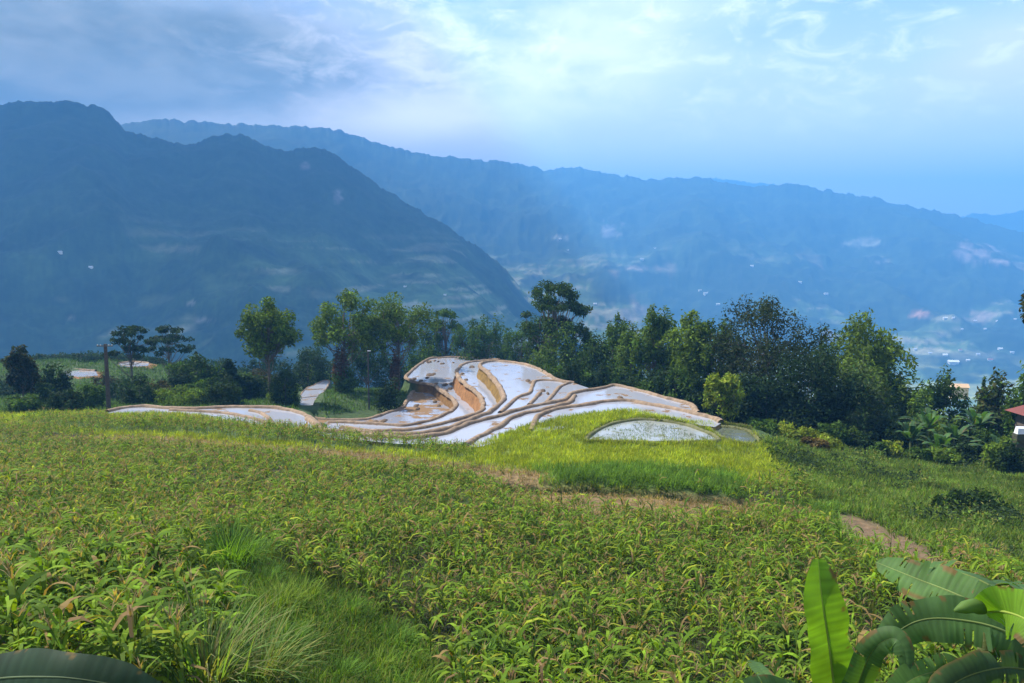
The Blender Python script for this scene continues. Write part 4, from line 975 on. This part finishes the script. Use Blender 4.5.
# ---------------------------------------------------------------- the cloud high above the haze, unseen, added to shade the left mountain
def cloud(name, c, r, label, seed):
    nu, nv = 90, 45
    u = np.linspace(0, 2 * math.pi, nu, endpoint=False); v = np.linspace(.02, math.pi - .02, nv); U, Vv = np.meshgrid(u, v)
    d = np.stack([np.cos(U) * np.sin(Vv), np.sin(U) * np.sin(Vv), np.cos(Vv)], -1)
    k = .72 + .55 * fbm(d[..., 0] * 3 + d[..., 2], d[..., 1] * 3 - d[..., 2], 5, seed)
    P = d * k[..., None] * np.array(r) + np.array(c); i = np.arange(nv - 1)[:, None] * nu; j = np.arange(nu)[None]; j2 = (j + 1) % nu
    Fq = np.stack([i + j, i + nu + j, i + nu + j2, i + j2], -1).reshape(-1, 4)
    me = make_mesh(name, P.reshape(-1, 3), Fq, M_cloud, np.full((nu * nv, 3), .8), True)
    o = link(name, me); tag(o, label, 'cloud', kind='stuff')
M_cloud = foliage_mat('cloud_vapour', .25, nscale=.004, rough=1, spec=0, tcol=(1, 1, 1))
cloud('cloud', (-3150, 2750, 2150), (1950, 1650, 260), 'unseen cloud bank overhanging the left mountain', 5)
# ---------------------------------------------------------------- sky, sun, camera
SUN_EL, SUN_AZ = math.radians(52), math.radians(-62)      # azimuth from +Y towards +X
wd = bpy.data.worlds.new('World'); S.world = wd; wd.use_nodes = True
nt = wd.node_tree; L = nt.links; bg = nt.nodes['Background']; bg.inputs['Strength'].default_value = 1.0
sky = N(nt, 'ShaderNodeTexSky', sky_type='NISHITA'); sky.sun_disc = False
sky.sun_elevation = SUN_EL; sky.sun_rotation = SUN_AZ; sky.air_density = 1.0; sky.dust_density = .6; sky.ozone_density = 1.5
SKY_K = .095
sc_ = N(nt, 'ShaderNodeVectorMath', operation='SCALE'); sc_.inputs['Scale'].default_value = SKY_K; L.new(sky.outputs[0], sc_.inputs[0])
tc = N(nt, 'ShaderNodeTexCoord'); sx = N(nt, 'ShaderNodeSeparateXYZ'); L.new(tc.outputs['Generated'], sx.inputs[0])
def M(op, a, b=None, clamp=False):
    n = N(nt, 'ShaderNodeMath', operation=op); n.use_clamp = clamp
    for i, v in enumerate((a, b)):
        if v is None: continue
        if isinstance(v, (int, float)): n.inputs[i].default_value = v
        else: L.new(v, n.inputs[i])
    return n.outputs[0]
az = M('ARCTAN2', sx.outputs['X'], sx.outputs['Y']); el = M('ARCSINE', sx.outputs['Z'])
cv = N(nt, 'ShaderNodeCombineXYZ'); L.new(az, cv.inputs[0]); L.new(M('MULTIPLY', el, 2.4), cv.inputs[1])
def noise(scale, detail=6, w=0, rough=.55, dist=.3):
    n = N(nt, 'ShaderNodeTexNoise'); n.noise_dimensions = '4D'; n.inputs['W'].default_value = w
    n.inputs['Scale'].default_value = scale; n.inputs['Detail'].default_value = detail; n.inputs['Roughness'].default_value = rough; n.inputs['Distortion'].default_value = dist
    L.new(cv.outputs[0], n.inputs['Vector']); return n.outputs[0]
def ramp(v, a, b, lo=0, hi=1):
    n = N(nt, 'ShaderNodeMapRange', interpolation_type='SMOOTHSTEP'); n.inputs[1].default_value = a; n.inputs[2].default_value = b; n.inputs[3].default_value = lo; n.inputs[4].default_value = hi
    L.new(v, n.inputs[0]); return n.outputs[0]
n_big = noise(3.2, 7, 1.3); n_small = noise(9, 6, 4.1, .6)
def blob(px_, py_, rx, ry, wob=.55):
    dx, dy, dz = (float(v) for v in ray(px_, py_)); a0 = math.atan2(dx, dy); e0 = math.atan2(dz, math.hypot(dx, dy))
    u = M('DIVIDE', M('SUBTRACT', az, a0), rx / F); v = M('DIVIDE', M('SUBTRACT', el, e0), ry / F)
    d = M('SQRT', M('ADD', M('MULTIPLY', u, u), M('MULTIPLY', v, v)))
    return M('ADD', d, M('MULTIPLY', M('SUBTRACT', n_big, .5), -wob * 2.4))
def mix(a, colr, f):
    n = N(nt, 'ShaderNodeMixRGB'); L.new(f, n.inputs[0]); L.new(a, n.inputs[1])
    if isinstance(colr, tuple): n.inputs[2].default_value = (*colr, 1)
    else: L.new(colr, n.inputs[2])
    return n.outputs[0]
base = sc_.outputs[0]
# broad thin veil, bright bank in the middle, dark bank at upper left, small grey-mauve ones at right
veil = M('MULTIPLY', ramp(n_big, .36, .68), ramp(blob(420, 110, 560, 190, .3), 1.2, .2))
c0 = mix(base, (1.12, .92, .84), ramp(el, .36, .06, 0, .85))
c1 = mix(c0, (.86, .82, .82), M('MULTIPLY', veil, .65))
bright = M('MULTIPLY', ramp(blob(470, 80, 200, 90, .5), 1.15, .1), ramp(n_small, .30, .62))
c2 = mix(c1, (1.05, .98, .93), M('MULTIPLY', bright, .75))
lowb = ramp(blob(260, 110, 260, 30, .3), 1.3, .3)
c3 = mix(c2, (1.7, 1.55, 1.4), M('MULTIPLY', lowb, .6))
dark = ramp(blob(60, 48, 345, 84, .30), 1.15, .5)
dk = N(nt, 'ShaderNodeMixRGB'); L.new(ramp(n_small, .35, .65), dk.inputs[0]); dk.inputs[1].default_value = (.14, .175, .175, 1); dk.inputs[2].default_value = (.27, .30, .29, 1)
c4 = mix(c3, dk.outputs[0], M('MULTIPLY', dark, .94))
rt = M('MULTIPLY', ramp(blob(1010, 75, 120, 60, .5), 1.1, .3), .7)
c5 = mix(c4, (.80, .66, .68), rt)
wisp = M('MULTIPLY', M('MULTIPLY', ramp(noise(14, 7, 8.7, .65, .8), .46, .68), ramp(el, .10, .20)), ramp(az, -.45, -.1, .1, 1))
c5 = mix(c5, (1.15, 1.08, 1.04), M('MULTIPLY', wisp, .45))
# clouds all round the rest of the sky (behind and above the viewer)
hi = M('MULTIPLY', ramp(n_big, .38, .60), ramp(el, .40, .75))
c6 = mix(c5, (.46, .46, .46), M('MULTIPLY', hi, .85))
L.new(c6, bg.inputs['Color'])
sun = bpy.data.lights.new('sun', 'SUN'); sun.energy = 5.0; sun.angle = math.radians(.6); sun.color = (1, .95, .86)
so = bpy.data.objects.new('sun', sun); COL.objects.link(so)
dv = Vector((math.sin(SUN_AZ) * math.cos(SUN_EL), math.cos(SUN_AZ) * math.cos(SUN_EL), math.sin(SUN_EL)))
so.rotation_euler = dv.to_track_quat('Z', 'Y').to_euler()
cam = bpy.data.cameras.new('camera'); co = bpy.data.objects.new('camera', cam); COL.objects.link(co)
cam.sensor_width = 36; cam.lens = F / W * 36; cam.clip_start = .1; cam.clip_end = 40000
co.location = (0, 0, 0); co.rotation_euler = (math.pi / 2 - PITCH, 0, 0); S.camera = co
S.view_settings.view_transform = 'Standard'; S.view_settings.look = 'None'; S.view_settings.gamma = 1; S.view_settings.exposure = 1.45
S.cycles.max_bounces = 6; S.cycles.volume_bounces = 0; S.cycles.transparent_max_bounces = 6
S.cycles.use_denoising = True
